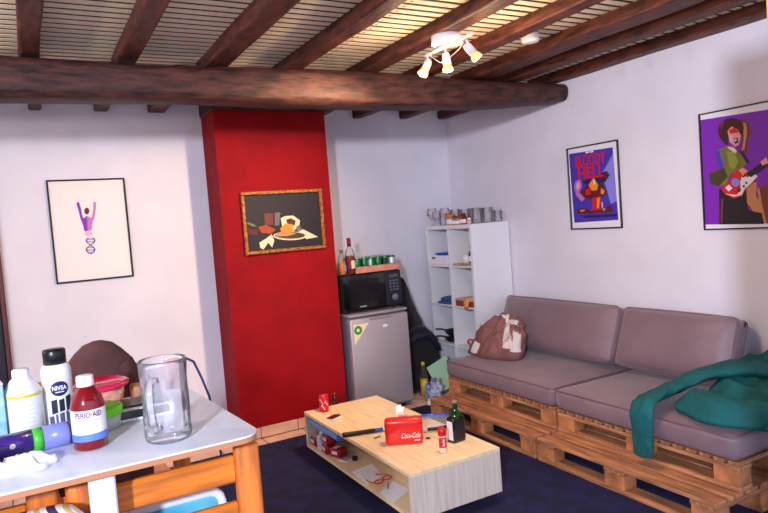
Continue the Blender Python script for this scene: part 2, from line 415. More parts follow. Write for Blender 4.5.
ART = {
'guitar': [('purple', [(-0.245,0.321),(0.184,0.308),(0.157,-0.329),(-0.248,-0.323)]),
 ('brown', [(-0.013,0.284),(0.035,0.279),(0.061,0.24),(0.065,0.193),(0.043,0.141),(0.028,0.076),(-0.004,0.1),(0.016,0.169)]),
 ('tan', [(0.023,0.262),(0.039,0.253),(0.043,0.196),(0.022,0.105),(0.006,0.099),(0.022,0.168)]),
 ('hair', [(-0.135,0.24),(-0.12,0.277),(-0.079,0.299),(-0.029,0.296),(0.011,0.272),(0.025,0.23),(0.015,0.185),(-0.012,0.205),(-0.04,0.244),(-0.064,0.232),(-0.075,0.142),(-0.101,0.16),(-0.124,0.198)]),
 ('skin', [(-0.074,0.227),(-0.048,0.249),(-0.011,0.227),(0.007,0.186),(-0.009,0.137),(-0.032,0.128),(-0.064,0.161)]),
 ('red', [(-0.064,0.232),(-0.033,0.24),(-0.005,0.219),(-0.012,0.208),(-0.058,0.209)]),
 ('black', [(-0.037,0.173),(-0.013,0.178),(-0.009,0.153),(-0.028,0.143)]),
 ('olive', [(-0.148,0.12),(-0.079,0.138),(-0.02,0.098),(0.042,0.03),(-0.002,-0.006),(-0.07,-0.028),(-0.097,-0.091),(-0.149,-0.094),(-0.197,-0.069),(-0.197,-0.005),(-0.126,0.007),(-0.141,0.061)]),
 ('blue', [(-0.159,0.118),(-0.121,0.121),(-0.108,0.021),(-0.127,-0.017),(-0.144,0.062)]),
 ('dark_olive', [(-0.199,-0.008),(-0.105,0.011),(-0.084,-0.043),(-0.142,-0.095),(-0.197,-0.075)]),
 ('black', [(-0.143,-0.112),(-0.116,-0.102),(-0.059,-0.159),(0.033,-0.131),(0.028,-0.245),(0.061,-0.259),(0.117,-0.268),(0.117,-0.331),(-0.15,-0.325)]),
 ('tan', [(0.026,-0.101),(0.09,-0.088),(0.08,-0.169),(0.108,-0.21),(0.11,-0.268),(0.061,-0.257),(0.026,-0.206)]),
 ('brown', [(0.091,-0.131),(0.167,-0.095),(0.157,-0.329),(0.123,-0.329),(0.103,-0.22)]),
 ('tan', [(0.088,-0.127),(0.101,-0.124),(0.113,-0.218),(0.133,-0.33),(0.12,-0.329),(0.1,-0.22)]),
 ('red', [(-0.129,-0.113),(-0.071,-0.061),(-0.053,-0.03),(-0.012,0.004),(0.033,-0.017),(0.035,-0.055),(0.076,-0.043),(0.095,-0.061),(0.052,-0.104),(0.018,-0.125),(0.0,-0.163),(-0.051,-0.174),(-0.099,-0.149)]),
 ('white', [(-0.109,-0.139),(-0.051,-0.164),(-0.003,-0.156),(0.019,-0.12),(0.055,-0.095),(0.095,-0.057),(0.077,-0.04),(0.034,-0.058),(0.009,-0.036),(-0.009,-0.079),(-0.008,-0.122),(-0.032,-0.154),(-0.076,-0.148)]),
 ('pale_blue', [(-0.012,-0.082),(-0.016,-0.095),(-0.026,-0.103),(-0.038,-0.106),(-0.051,-0.101),(-0.059,-0.091),(-0.062,-0.078),(-0.058,-0.065),(-0.048,-0.056),(-0.036,-0.054),(-0.024,-0.059),(-0.015,-0.069)]),
 ('white', [(-0.102,-0.107),(-0.076,-0.089),(-0.057,-0.114),(-0.081,-0.131)]),
 ('skin', [(-0.015,-0.01),(0.014,0.001),(0.042,-0.024),(0.006,-0.039)]),
 ('black', [(0.035,-0.036),(0.173,0.051),(0.171,0.005),(0.057,-0.06)]),
 ('skin', [(0.114,0.023),(0.15,0.045),(0.159,0.01),(0.125,0.001)]),
 ('brown', [(-0.12,0.267),(-0.106,0.284),(-0.078,0.289),(-0.093,0.266),(-0.111,0.24)]),
 ('pale_pink', [(-0.059,0.196),(-0.042,0.2),(-0.034,0.163),(-0.045,0.143),(-0.057,0.16)]),
 ('white', [(-0.03,0.168),(-0.017,0.17),(-0.016,0.162),(-0.029,0.159)]),
 ('pale', [(-0.075,0.137),(-0.036,0.125),(-0.017,0.1),(-0.027,0.089),(-0.066,0.12)]),
 ('yellow_green', [(-0.08,0.109),(-0.034,0.096),(-0.007,0.035),(-0.038,-0.003),(-0.068,0.017),(-0.072,0.069)]),
 ('grey', [(-0.128,0.118),(-0.107,0.122),(-0.087,0.029),(-0.102,0.014)]),
 ('black', [(-0.004,0.099),(0.006,0.101),(0.051,0.025),(0.041,0.02)]),
 ('black', [(0.036,-0.09),(0.034,-0.095),(0.029,-0.097),(0.025,-0.094),(0.023,-0.088),(0.025,-0.083),(0.03,-0.081),(0.035,-0.084)]),
 ('black', [(0.021,-0.107),(0.019,-0.113),(0.014,-0.115),(0.01,-0.112),(0.008,-0.106),(0.01,-0.101),(0.015,-0.099),(0.019,-0.102)]),
 ('black', [(0.006,-0.046),(0.022,-0.041),(0.028,-0.051),(0.012,-0.056)]),
 ('maroon', [(-0.027,-0.119),(-0.004,-0.115),(-0.005,-0.134),(-0.025,-0.142)]),
 ('brown', [(-0.128,-0.17),(-0.111,-0.168),(-0.125,-0.319),(-0.139,-0.318)])],
'explosion': [('blue', [(-0.225,0.269),(0.193,0.264),(0.208,-0.253),(-0.212,-0.259)]),
 ('pale_blue', [(0.087,0.092),(0.193,0.218),(0.204,-0.118),(0.149,-0.137),(0.11,-0.003)]),
 ('pink', [(-0.178,0.055),(-0.125,0.072),(-0.112,0.013),(-0.146,-0.03),(-0.09,-0.079),(-0.125,-0.103),(-0.178,-0.05),(-0.194,0.015)]),
 ('navy', [(-0.112,0.048),(0.127,0.104),(0.148,0.063),(0.112,0.028),(-0.041,0.002)]),
 ('maroon', [(-0.133,-0.028),(-0.065,0.015),(0.003,0.038),(0.081,0.012),(0.125,-0.041),(0.087,-0.079),(-0.028,-0.096),(-0.106,-0.068)]),
 ('orange', [(-0.049,0.017),(0.005,0.066),(0.045,0.009),(0.03,-0.028),(-0.023,-0.027)]),
 ('red', [(-0.027,-0.084),(0.067,-0.074),(0.049,-0.158),(0.07,-0.197),(-0.048,-0.191),(-0.016,-0.151)]),
 ('orange', [(0.026,-0.087),(0.055,-0.08),(0.041,-0.158),(0.02,-0.163)]),
 ('maroon', [(-0.171,-0.162),(-0.112,-0.149),(-0.034,-0.176),(0.068,-0.172),(0.141,-0.142),(0.169,-0.183),(0.145,-0.194),(-0.174,-0.191)]),
 ('navy', [(-0.131,-0.207),(0.201,-0.211),(0.2,-0.226),(-0.101,-0.226)]),
 ('pale_pink', [(-0.162,0.04),(-0.14,0.048),(-0.134,0.015),(-0.157,-0.013),(-0.169,0.008)]),
 ('red', [(-0.085,-0.022),(-0.042,-0.003),(-0.025,-0.055),(-0.075,-0.058)]),
 ('orange', [(0.071,-0.015),(0.106,-0.037),(0.088,-0.063),(0.064,-0.055)]),
 ('pale', [(-0.001,0.045),(0.012,0.056),(0.022,0.02),(0.005,0.012)]),
 ('maroon', [(0.098,0.082),(0.142,0.093),(0.156,0.067),(0.127,0.045),(0.1,0.054)]),
 ('orange', [(-0.139,-0.164),(-0.096,-0.163),(-0.097,-0.176),(-0.14,-0.177)]),
 ('orange', [(0.076,-0.166),(0.101,-0.161),(0.099,-0.18),(0.075,-0.181)]),
 ('pale', [(0.068,-0.121),(0.08,-0.113),(0.081,-0.157),(0.069,-0.162)])],
'still': [('black', [(-0.289,0.214),(0.303,0.214),(0.306,-0.21),(-0.303,-0.206)]),
 ('brown', [(-0.152,0.067),(-0.081,0.065),(-0.088,-0.024),(-0.155,-0.022)]),
 ('grey', [(-0.068,0.068),(-0.024,0.068),(-0.041,-0.03),(-0.076,-0.03)]),
 ('pale', [(0.118,-0.075),(0.157,-0.078),(0.274,-0.145),(0.176,-0.154),(0.114,-0.114)]),
 ('maroon', [(-0.291,-0.042),(-0.21,-0.052),(-0.223,-0.091),(-0.285,-0.081)]),
 ('orange_brown', [(-0.21,-0.032),(-0.148,-0.02),(-0.071,-0.062),(-0.112,-0.092),(-0.187,-0.077)]),
 ('olive', [(-0.291,0.013),(-0.242,-0.009),(-0.22,-0.029),(-0.256,-0.022),(-0.29,-0.003)]),
 ('pale', [(-0.211,-0.151),(-0.157,-0.125),(-0.109,-0.095),(-0.091,-0.144),(-0.113,-0.195),(-0.142,-0.157),(-0.184,-0.206),(-0.207,-0.19)]),
 ('pale', [(0.179,-0.129),(0.167,-0.141),(0.135,-0.15),(0.089,-0.154),(0.035,-0.152),(-0.017,-0.145),(-0.061,-0.134),(-0.089,-0.121),(-0.098,-0.108),(-0.087,-0.096),(-0.056,-0.087),(-0.011,-0.083),(0.041,-0.084),(0.094,-0.091),(0.139,-0.102),(0.169,-0.115)]),
 ('dark_olive', [(0.166,-0.124),(0.155,-0.134),(0.127,-0.14),(0.085,-0.143),(0.036,-0.141),(-0.011,-0.135),(-0.051,-0.126),(-0.077,-0.116),(-0.085,-0.105),(-0.075,-0.096),(-0.048,-0.089),(-0.007,-0.086),(0.041,-0.088),(0.089,-0.094),(0.13,-0.103),(0.157,-0.113)]),
 ('pale', [(-0.026,0.023),(0.014,0.037),(0.078,0.037),(0.132,-0.005),(0.12,-0.053),(0.065,-0.086),(-0.019,-0.044)]),
 ('maroon', [(0.016,0.007),(0.056,0.019),(0.095,-0.005),(0.084,-0.041),(0.03,-0.035)]),
 ('orange', [(-0.038,-0.057),(0.009,-0.021),(0.067,-0.03),(0.067,-0.086),(-0.014,-0.1)]),
 ('tan', [(-0.082,-0.099),(-0.024,-0.075),(0.094,-0.105),(0.018,-0.119),(-0.066,-0.115)]),
 ('grey', [(0.094,-0.052),(0.121,-0.041),(0.146,-0.077),(0.103,-0.095)])],
'helix': [('purple', [(-0.084,0.209),(-0.065,0.218),(-0.056,0.175),(-0.052,0.113),(-0.037,0.064),(-0.055,0.047),(-0.067,0.096),(-0.074,0.155)]),
 ('pink', [(0.054,0.209),(0.035,0.213),(0.029,0.153),(0.015,0.1),(-0.008,0.062),(0.006,0.04),(0.03,0.09),(0.046,0.152)]),
 ('maroon', [(0.001,0.144),(-0.004,0.128),(-0.014,0.119),(-0.025,0.12),(-0.033,0.13),(-0.035,0.146),(-0.03,0.161),(-0.02,0.17),(-0.009,0.17),(-0.001,0.159)]),
 ('purple', [(-0.055,0.083),(-0.02,0.109),(-0.019,0.013),(-0.033,-0.026),(-0.05,0.004)]),
 ('pink', [(-0.02,0.109),(0.017,0.085),(0.006,0.007),(-0.026,-0.026)]),
 ('pale_pink', [(-0.047,-0.007),(-0.005,-0.003),(0.009,-0.036),(-0.028,-0.047),(-0.046,-0.032)]),
 ('maroon', [(0.002,-0.061),(0.01,-0.072),(0.013,-0.082),(0.009,-0.093),(-0.001,-0.102),(-0.014,-0.112),(-0.029,-0.121),(-0.041,-0.13),(-0.05,-0.14),(-0.052,-0.15),(-0.048,-0.161),(-0.039,-0.172),(-0.027,-0.184),(-0.017,-0.185),(-0.029,-0.173),(-0.039,-0.162),(-0.042,-0.151),(-0.04,-0.141),(-0.032,-0.131),(-0.019,-0.122),(-0.004,-0.112),(0.009,-0.103),(0.019,-0.093),(0.022,-0.083),(0.02,-0.072),(0.012,-0.061)]),
 ('blue', [(-0.031,-0.058),(-0.041,-0.068),(-0.046,-0.078),(-0.044,-0.088),(-0.036,-0.099),(-0.025,-0.111),(-0.012,-0.122),(-0.001,-0.134),(0.005,-0.145),(0.006,-0.155),(-0.0,-0.165),(-0.011,-0.175),(-0.025,-0.184),(-0.016,-0.185),(-0.001,-0.176),(0.01,-0.166),(0.016,-0.156),(0.015,-0.145),(0.008,-0.134),(-0.002,-0.123),(-0.015,-0.111),(-0.027,-0.1),(-0.034,-0.089),(-0.036,-0.078),(-0.032,-0.068),(-0.021,-0.059)]),
 ('purple', [(-0.036,-0.065),(0.015,-0.069),(0.015,-0.075),(-0.037,-0.071)]),
 ('purple', [(-0.039,-0.086),(0.014,-0.09),(0.014,-0.096),(-0.039,-0.091)]),
 ('purple', [(-0.036,-0.128),(0.004,-0.131),(0.003,-0.137),(-0.037,-0.133)]),
 ('purple', [(-0.047,-0.148),(0.011,-0.153),(0.01,-0.158),(-0.048,-0.153)]),
 ('purple', [(-0.034,-0.17),(-0.006,-0.172),(-0.007,-0.178),(-0.035,-0.175)])],
}
frame_thing('framed_print', 'thin black framed print of a small purple and pink figure with a double helix', 'picture', (0.403, YL, 1.665), (0.2575, 0.366), 'y', 0.011, 0.018, blackframe, mat('print_paper', (232, 222, 220), 0.7), [(c, [(x*0.944, y*0.944) for x, y in p]) for c, p in ART['helix']], glass=True)
t, pr, P = frame_thing('still_life_painting', 'dark still life painting in gilded frame on the red chimney', 'painting', (1.7375, YC, 1.6275), (0.3285, 0.2365), 'y', 0.026, 0.03, gold, flat['black'], ART['still'])
t, pr, P = frame_thing('film_poster', 'black framed poster of a red mushroom cloud under big red lettering', 'poster', (XW, 3.3705, 1.7025), (0.2435, 0.3115), 'x', 0.009, 0.02, blackframe, flat['white'], ART['explosion'])
d = 0.0105
flat_text('lettering', 'BLOODY', 0.29, flat['red'], pr, lambda x, y: P(x-0.015, y+0.2, d), height=0.09, bold=0.03)
flat_text('lettering', 'HELL', 0.25, flat['red'], pr, lambda x, y: P(x-0.015, y+0.108, d), height=0.09, bold=0.03)
for u0, u1 in ((-0.056, -0.024), (-0.016, 0.02)): B().poly([P(u0, 0.251, d), P(u1, 0.251, d), P(u1, 0.264, d), P(u0, 0.264, d)]).build('printed_line', flat['white'], pr)
t, pr, P = frame_thing('guitarist_poster', 'large black framed purple poster of a singing guitarist in olive jacket', 'poster', (XW, 2.252, 1.717), (0.252, 0.357), 'x', 0.007, 0.018, blackframe, flat['white'], ART['guitar'])

# ------------------------------------------------------------------ ceiling lamp with three spots
lampt = thing('ceiling_spotlight', 'white ceiling lamp with three lit adjustable spots on a joist', 'lamp', (2.02, 2.78, 2.525))
whitelamp = mat('lamp_white', (232, 226, 226), 0.35)
B().lathe([(0.0, -0.05), (0.078, -0.05), (0.083, -0.044), (0.083, -0.001)], 32, (0.02, 0.04, 0)).build('ceiling_rose', whitelamp, lampt)
B().box((-0.01, 0.03, -0.058), (0.014, 0.014, 0.02)).build('bracket', whitelamp, lampt)
B().box((-0.02, -0.02, -0.072), (0.014, 0.43, 0.014), 0.002).build('bar', whitelamp, lampt)
warm = (1.0, 0.68, 0.40)
bulbm = mat('lit_bulb', (255, 214, 150), 0.4, emit=9.0)
glow = mat('bulb_reflector', (240, 170, 90), 0.25, emit=1.2)
spots = [((-0.02, 0.175, -0.079), (-0.50, -0.10, -0.72), (0.85, 5.0, 0.9)), ((0.0, 0.03, -0.079), (-0.02, -0.16, -0.98), (1.6, 3.2, 0.2)), ((0.0, -0.16, -0.079), (0.48, -0.26, -0.72), (3.2, 2.6, 0.5))]
for (p, dvec, tgt), pw in zip(spots, (190, 60, 30)):
    dv = Vector(dvec).normalized(); base = Vector(p); j = base+Vector((0, 0, -0.034))
    st = B().tube([base+Vector((0, 0, 0.004)), base+Vector((0, 0, -0.02)), j], 0.0055, 8).build('stem', whitelamp, lampt)
    q = dv.to_track_quat('Z', 'Y').to_matrix().to_4x4(); M4 = Matrix.Translation(j) @ q
    hd = B().lathe([(0.0, -0.018), (0.018, -0.015), (0.021, 0.0), (0.022, 0.045), (0.0, 0.046)], 20, mtx=M4).build('lamp_head', whitelamp, lampt)
    B().lathe([(0.016, 0.047), (0.02, 0.05), (0.027, 0.067), (0.029, 0.08), (0.025, 0.08)], 20, mtx=M4).build('reflector', glow, hd)
    B().lathe([(0.0, 0.078), (0.0245, 0.0785), (0.0245, 0.081), (0.0, 0.083)], 20, mtx=M4).build('bulb', bulbm, hd)
    w = Vector((2.02, 2.78, 2.525))+j+dv*0.098
    l = lamp('bulb_light', 'POINT', w-Vector((2.02, 2.78, 2.525)), 9, warm, None, 0.03, parent=lampt)
    l2 = lamp('spot_light', 'SPOT', w-Vector((2.02, 2.78, 2.525)), pw, warm, None, 0.07, 105, 1.0, parent=lampt)
    l2.rotation_euler = (Vector(tgt)-w).to_track_quat('-Z', 'Y').to_euler()
B().tube([(-0.02, 0.15, -0.08), (0.01, 0.10, -0.13), (0.02, 0.03, -0.12), (0.02, -0.06, -0.1), (0.0, -0.13, -0.085)], 0.002, 5).build('wire', whitelamp, lampt)
pl = thing('added_fill_pendant', 'added bare bulb pendant, out of view, brightening the left side of the ceiling', 'lamp', (-1.25, 2.7, 2.59))  # added pendant, out of view, to brighten the left part of the ceiling
B().tube([(0, 0, 0), (0, 0, -0.2)], 0.004, 6).build('cord', whitelamp, pl); B().lathe([(0.018, -0.26), (0.02, -0.2), (0.0, -0.198)], 14).build('socket', whitelamp, pl)
B().lathe([(0.0, -0.37), (0.022, -0.362), (0.031, -0.335), (0.026, -0.3), (0.014, -0.262), (0.0, -0.26)], 18).build('bulb', mat('added_fill_bulb', (255, 236, 214), 0.4, emit=4.0), pl)
lamp('added_fill_light', 'POINT', (0, 0.0, -0.43), 52, (1.0, 0.88, 0.80), None, 0.04, parent=pl)
sd = thing('smoke_detector', 'round white smoke detector on the lath ceiling', 'detector', (2.60, 2.79, 2.592))
B().lathe([(0.052, 0), (0.052, -0.055), (0.048, -0.072), (0.03, -0.078), (0.0, -0.078)], 28).build('casing', whitelamp, sd)
B().lathe([(0.0525, -0.024), (0.0532, -0.027), (0.0525, -0.031)], 28).build('vent_ring', mat('detector_grey', (120, 116, 130), 0.5), sd)

# ------------------------------------------------------------------ fridge, microwave and what stands on them
fr = thing('small_fridge', 'silver grey undercounter fridge beside the red chimney', 'fridge', (2.457, 4.595, -0.012))
B().box((0, 0.325, 0.42), (0.54, 0.53, 0.80), 0.008).build('body', silver_d, fr)
for sx in (-0.22, 0.22): B().lathe([(0.018, 0), (0.018, 0.022)], 12, (sx, 0.1, 0)).build('foot', blackplast, fr)
B().box((0.002, 0.305, 0.832), (0.548, 0.575, 0.022), 0.006).build('worktop', silver, fr)
dd = B().box((0, 0.028, 0.43), (0.544, 0.052, 0.755), 0.012, seg=2).build('door', silver, fr)
B().box((0.01, -0.001, 0.797), (0.22, 0.012, 0.022), 0.004).build('handle', mat('handle_grey', (176, 168, 172), 0.3, metal=0.5), dd)
stk = B(); stk.poly([(-0.245, 0.001, 0.765), (-0.105, 0.001, 0.765), (-0.245, 0.001, 0.60)]).build('sticker', mat('sticker_cream', (226, 214, 170), 0.5), dd)
B().poly([(-0.206+0.036*math.cos(a*PI/8), 0.0004, 0.718+0.036*math.sin(a*PI/8)) for a in range(16)]).build('emblem', mat('emblem_green', (40, 140, 70), 0.5), dd)
B().poly([(-0.206+0.022*math.cos(a*PI/5+PI/2)*(1 if a % 2 == 0 else 0.45), -0.0002, 0.718+0.022*math.sin(a*PI/5+PI/2)*(1 if a % 2 == 0 else 0.45)) for a in range(10)]).build('emblem', mat('sticker_cream', (226, 214, 170)), dd)
B().poly([(0.045+0.026*math.cos(a*PI/8), 0.0006, 0.722+0.012*math.sin(a*PI/8)) for a in range(16)]).build('badge', mat('badge_white', (226, 222, 228), 0.4), dd)

mw = thing('microwave', 'black microwave oven on top of the small fridge', 'microwave', (2.45, 4.665, 0.831))
B().box((0, 0.22, 0.175), (0.555, 0.40, 0.295), 0.008).build('body', blackplast, mw)
for sx in (-0.23, 0.23):
    for sy in (0.06, 0.36): B().lathe([(0.014, 0), (0.014, 0.03)], 10, (sx, sy, 0)).build('foot', blackplast, mw)
mdoor = B().box((-0.075, 0.012, 0.175), (0.40, 0.024, 0.285), 0.005).build('door', blackgloss, mw)
B().box((-0.08, -0.001, 0.18), (0.28, 0.003, 0.19), 0.001).build('window', mat('oven_window', (15, 13, 18), 0.1), mdoor)
B().box((-0.10, -0.002, 0.052), (0.06, 0.003, 0.01)).build('nameplate', mat('nameplate_grey', (150, 148, 156), 0.4), mdoor)
pan = B().box((0.2, 0.01, 0.175), (0.148, 0.028, 0.285), 0.006).build('control_panel', mat('panel_black', (26, 26, 36), 0.35), mw)
B().box((0.2, -0.005, 0.275), (0.085, 0.003, 0.026)).build('display', mat('display_blue', (70, 74, 100), 0.2), pan)
btn = mat('button_grey', (96, 96, 112), 0.4)
for i in range(3):
    for j in range(4): B().box((0.168+i*0.032, -0.005, 0.235-j*0.026), (0.022, 0.005, 0.012), 0.002).build('button', btn, pan)
B().lathe([(0.03, 0), (0.03, 0.016), (0.024, 0.02), (0, 0.02)], 20, mtx=Matrix.Translation((0.2, -0.004, 0.095)) @ Matrix.Rotation(PI/2, 4, 'X')).build('knob', btn, pan)

topz = 0.831+0.3225
card = mat('pink_brown_cardboard', (206, 138, 116), 0.8, vary=0.1, scale=20)
tr = thing('can_tray', 'shallow cardboard tray of green cans on the black microwave', 'tray', (2.53, 4.85, topz), 0)
B().box((0, 0, 0.002), (0.416, 0.282, 0.004)).build('tray_base', card, tr)
for c, s in (((0, -0.14, 0.026), (0.42, 0.004, 0.052)), ((0, 0.14, 0.026), (0.42, 0.004, 0.052)), ((-0.208, 0, 0.026), (0.004, 0.276, 0.052)), ((0.208, 0, 0.026), (0.004, 0.276, 0.052))):
    B().box(c, s).build('tray_side', card, tr)
B().box((-0.28, -0.09, 0.0015), (0.14, 0.10, 0.003)).build('flap', card, tr)
cang = mat('can_green', (24, 112, 62), 0.3, metal=0.4); canw = mat('can_silver', (206, 208, 206), 0.3, metal=0.5); cand = mat('can_black', (26, 40, 36), 0.35, metal=0.3)
can_me = B().lathe([(0.024, 0), (0.0325, 0.008), (0.0325, 0.105), (0.026, 0.116), (0.026, 0.117), (0.0, 0.115)], 16).mesh('can_body')
can_top = B().lathe([(0.026, 0.1165), (0.027, 0.1185), (0.024, 0.1185), (0.0, 0.1172)], 14).mesh('can_lid')
can_bd = band(0.0325, 0.055, 0.1, 0, 2*PI, 16).mesh('can_band')
bandms = [canw, cand, cang]
first = None
for i in range(6):
    for j in range(4):
        px, py = 2.53-0.165+i*0.066, 4.85-0.1+j*0.0668
        lab = 'green can in the front row of the tray, %s from the red liquor bottle' % ('first', 'second', 'third', 'fourth', 'fifth', 'sixth')[i] if j == 0 else 'green drink can behind the front row of the cardboard tray'
        t = thing('drink_can', lab, 'can', (px, py, topz+0.0045), random.uniform(0, 6), 'green cans in the tray')
        put('can_body', can_me, cang, t); put('lid', can_top, chrome, t)
        a0 = random.uniform(0, 6)
        band(0.0325, 0.05, 0.1, a0, 2.2, 10).build('label_panel', [canw, cand, canw][(i+j) % 3], t)
def bottle(name, label, loc, prof_body, glass_m, liquid=None, lr=None, cap=None, cap_m=None, lab=None, lab_m=None, lab_a=None, n=20):
    t = thing(name, label, 'bottle', loc)
    B().lathe(prof_body, n).build('glass_body', glass_m, t)
    if cap: B().lathe(cap, n).build('cap', cap_m, t)
    if lab: band(lab[0], lab[1], lab[2], lab_a or -2.0, lab[3] if len(lab) > 3 else 2.6, 14, 0.0006).build('label_sheet', lab_m, t)
    return t
rose = mat('rose_liquor', (150, 28, 30), 0.08, trans=0.45, ior=1.33); amber = mat('amber_liquor', (236, 150, 24), 0.08, trans=0.4, ior=1.33)
t = bottle('liquor_bottle', 'tall bottle of red liquor with red cap on the microwave', (2.285, 4.71, topz+0.0035), [(0.036, 0), (0.039, 0.006), (0.039, 0.165), (0.03, 0.195), (0.0145, 0.215), (0.0145, 0.24), (0.0, 0.24)], bottleglass, cap=[(0.0165, 0.225), (0.0165, 0.295), (0.0, 0.296)], cap_m=mat('cap_dark_red', (120, 22, 26), 0.4), lab=(0.039, 0.045, 0.11, 1.3), lab_m=flat['pale'], lab_a=-1.2)
B().lathe([(0.0, 0.004), (0.0355, 0.005), (0.0355, 0.15), (0.0, 0.151)], 18).build('liquid', rose, t)
t = bottle('juice_bottle', 'small bottle of orange liquor at the edge of the microwave', (2.205, 4.70, topz+0.0035), [(0.03, 0), (0.033, 0.005), (0.033, 0.11), (0.024, 0.15), (0.0125, 0.17), (0.0125, 0.19), (0.0, 0.19)], bottleglass, cap=[(0.0145, 0.178), (0.0145, 0.203), (0, 0.204)], cap_m=mat('cap_brown', (110, 74, 60), 0.4), lab=(0.033, 0.03, 0.075, 1.4), lab_m=flat['pale_blue'], lab_a=-0.8)
B().lathe([(0.0, 0.004), (0.0295, 0.005), (0.0295, 0.095), (0.0, 0.096)], 18).build('liquid', amber, t)

# black padded chair squeezed between fridge and shelf
bc = thing('folded_chair', 'black fabric chair squeezed between fridge and white shelf', 'chair', (2.98, 4.985, -0.012))
def slab(outline, y0, y1, n=7, puff=0.03):
    # outline: (x, z) polygon, swelling towards its middle
    cx = sum(p[0] for p in outline)/len(outline); cz = sum(p[1] for p in outline)/len(outline)
    rings = []
    for k in range(n+1):
        t = k/n; s_ = 0.86+0.14*math.sin(PI*t)**0.6
        rings.append([(cx+(p[0]-cx)*s_, y0+(y1-y0)*t, cz+(p[1]-cz)*s_) for p in outline])
    return B().loft(rings, True)
slab([(-0.22, 0.5), (-0.22, 0.95), (-0.18, 1.06), (-0.09, 1.09), (-0.03, 1.06), (0.01, 0.96), (0.045, 0.84), (0.1, 0.7), (0.15, 0.6), (0.16, 0.5)], 0.0, 0.16).build('backrest', blackcloth, bc)
slab([(-0.2, 0.06), (-0.22, 0.3), (-0.2, 0.48), (0.02, 0.6), (0.11, 0.6), (0.19, 0.52), (0.235, 0.41), (0.255, 0.3), (0.265, 0.15), (0.255, 0.03), (0.1, 0.0), (-0.1, 0.0)], -0.10, 0.02).build('seat', blackcloth, bc)
B().tube([(-0.16, -0.10, 0.44), (-0.02, -0.125, 0.53), (0.1, -0.125, 0.53), (0.17, -0.12, 0.47), (0.215, -0.11, 0.36)], [0.02, 0.03, 0.033, 0.03, 0.02], 10).build('armrest', mat('black_cloth_highlight', (36, 30, 52), 0.8), bc)  # bluish highlight on the black cloth, put into the armrest colour
for sx in (-0.18, 0.2): B().tube([(sx, 0.0, 0.3), (sx*0.98, 0.05, 0.0)], 0.011, 8).build('leg', blackplast, bc)

# ------------------------------------------------------------------ white cube shelf
SX0, SX1, SY0, SY1, SH = 3.258, 3.668, 4.347, 5.057, 1.487
sh = thing('cube_shelf', 'white open cube shelf in the corner by the sofa', 'shelf', ((SX0+SX1)/2, (SY0+SY1)/2, 0.0))
sd_, sw_ = SX1-SX0, SY1-SY0
SHH = SH
B().box((0, 0, SHH-0.017), (sd_, sw_, 0.034), 0.002).build('top_panel', white_lam, sh)
B().box((0, 0, 0.017), (sd_, sw_, 0.034), 0.002).build('bottom_panel', white_lam, sh)
for s in (-1, 1): B().box((0, s*(sw_/2-0.017), SHH/2), (sd_, 0.034, SHH-0.068), 0.002).build('side_panel', white_lam, sh)
B().box((0, 0, SHH/2), (sd_-0.004, 0.016, SHH-0.068)).build('divider', white_lam, sh)
levels = [1.129, 0.77, 0.41]
for z in levels:
    for s in (-1, 1): B().box((0, s*(sw_/4-0.0045), z-0.008), (sd_-0.004, sw_/2-0.0425, 0.016)).build('shelf_board', white_lam, sh)
def onshelf(z): return z+0.0005
bluep = mat('blue_plastic', (30, 92, 200), 0.4)
t = thing('storage_basket', 'white plastic basket with slots in the upper far shelf cell', 'basket', (3.36, 4.875, 1.1295))
B().box((0, 0, 0.004), (0.18, 0.24, 0.008), 0.003).build('basket_base', whiteplast, t)
for c, s in (((-0.09, 0, 0.045), (0.006, 0.25, 0.085)), ((0.09, 0, 0.045), (0.006, 0.25, 0.085)), ((0, -0.122, 0.045), (0.18, 0.006, 0.085)), ((0, 0.122, 0.045), (0.18, 0.006, 0.085))):
    B().box(c, s, 0.002).build('basket_side', whiteplast, t)
B().box((-0.0936, 0.085, 0.062), (0.002, 0.05, 0.016)).build('hand_slot', mat('slot_dark', (50, 54, 80), 0.6), t)
t = thing('blue_tray', 'bright blue plastic tray lying in the white basket', 'tray', (3.36, 4.86, 1.139))
B().box((0, 0, 0.05), (0.14, 0.19, 0.08), 0.008).build('tray_body', bluep, t)
B().box((0, 0, 0.094), (0.155, 0.205, 0.008), 0.003).build('rim', bluep, t)
wk = mat('tan_wood', (206, 164, 108), 0.6, vary=0.15, scale=10)
t = thing('chopping_board', 'pale wooden board in the upper near shelf cell', 'board', (3.35, 4.54, 1.1295))
B().box((0, 0, 0.008), (0.16, 0.26, 0.014), 0.004).build('board_body', wk, t); B().box((-0.085, -0.08, 0.02), (0.03, 0.1, 0.01), 0.003, (0, 0, 0.4)).build('board_grip', wk, t)
t = thing('white_cup', 'white cup standing on the wooden board', 'cup', (3.34, 4.55, 1.1445))
B().lathe([(0.022, 0), (0.03, 0.01), (0.034, 0.075), (0.031, 0.075), (0.027, 0.012), (0.0, 0.01)], 20).build('cup_body', whiteplast, t)
B().tube([(0, 0.033, 0.06), (0, 0.055, 0.055), (0, 0.055, 0.025), (0, 0.03, 0.018)], 0.004, 6).build('handle', whiteplast, t)
t = bottle('blue_bottle', 'slim dark blue bottle in the upper near shelf cell', (3.33, 4.46, 1.1445), [(0.024, 0), (0.027, 0.004), (0.027, 0.085), (0.012, 0.12), (0.012, 0.15), (0, 0.15)], mat('cobalt_glass', (30, 44, 110), 0.1), cap=[(0.0135, 0.14), (0.0135, 0.165), (0, 0.166)], cap_m=blackplast, lab=(0.027, 0.02, 0.065, 2.0), lab_m=flat['white'], lab_a=-2.6)
tow = mat('blue_towel', (62, 96, 150), 0.9, bump=0.4, vary=0.1)
t = thing('folded_cloth', 'small pile of folded blue cloth in the second far shelf cell', 'cloth', (3.36, 4.84, 0.7705))
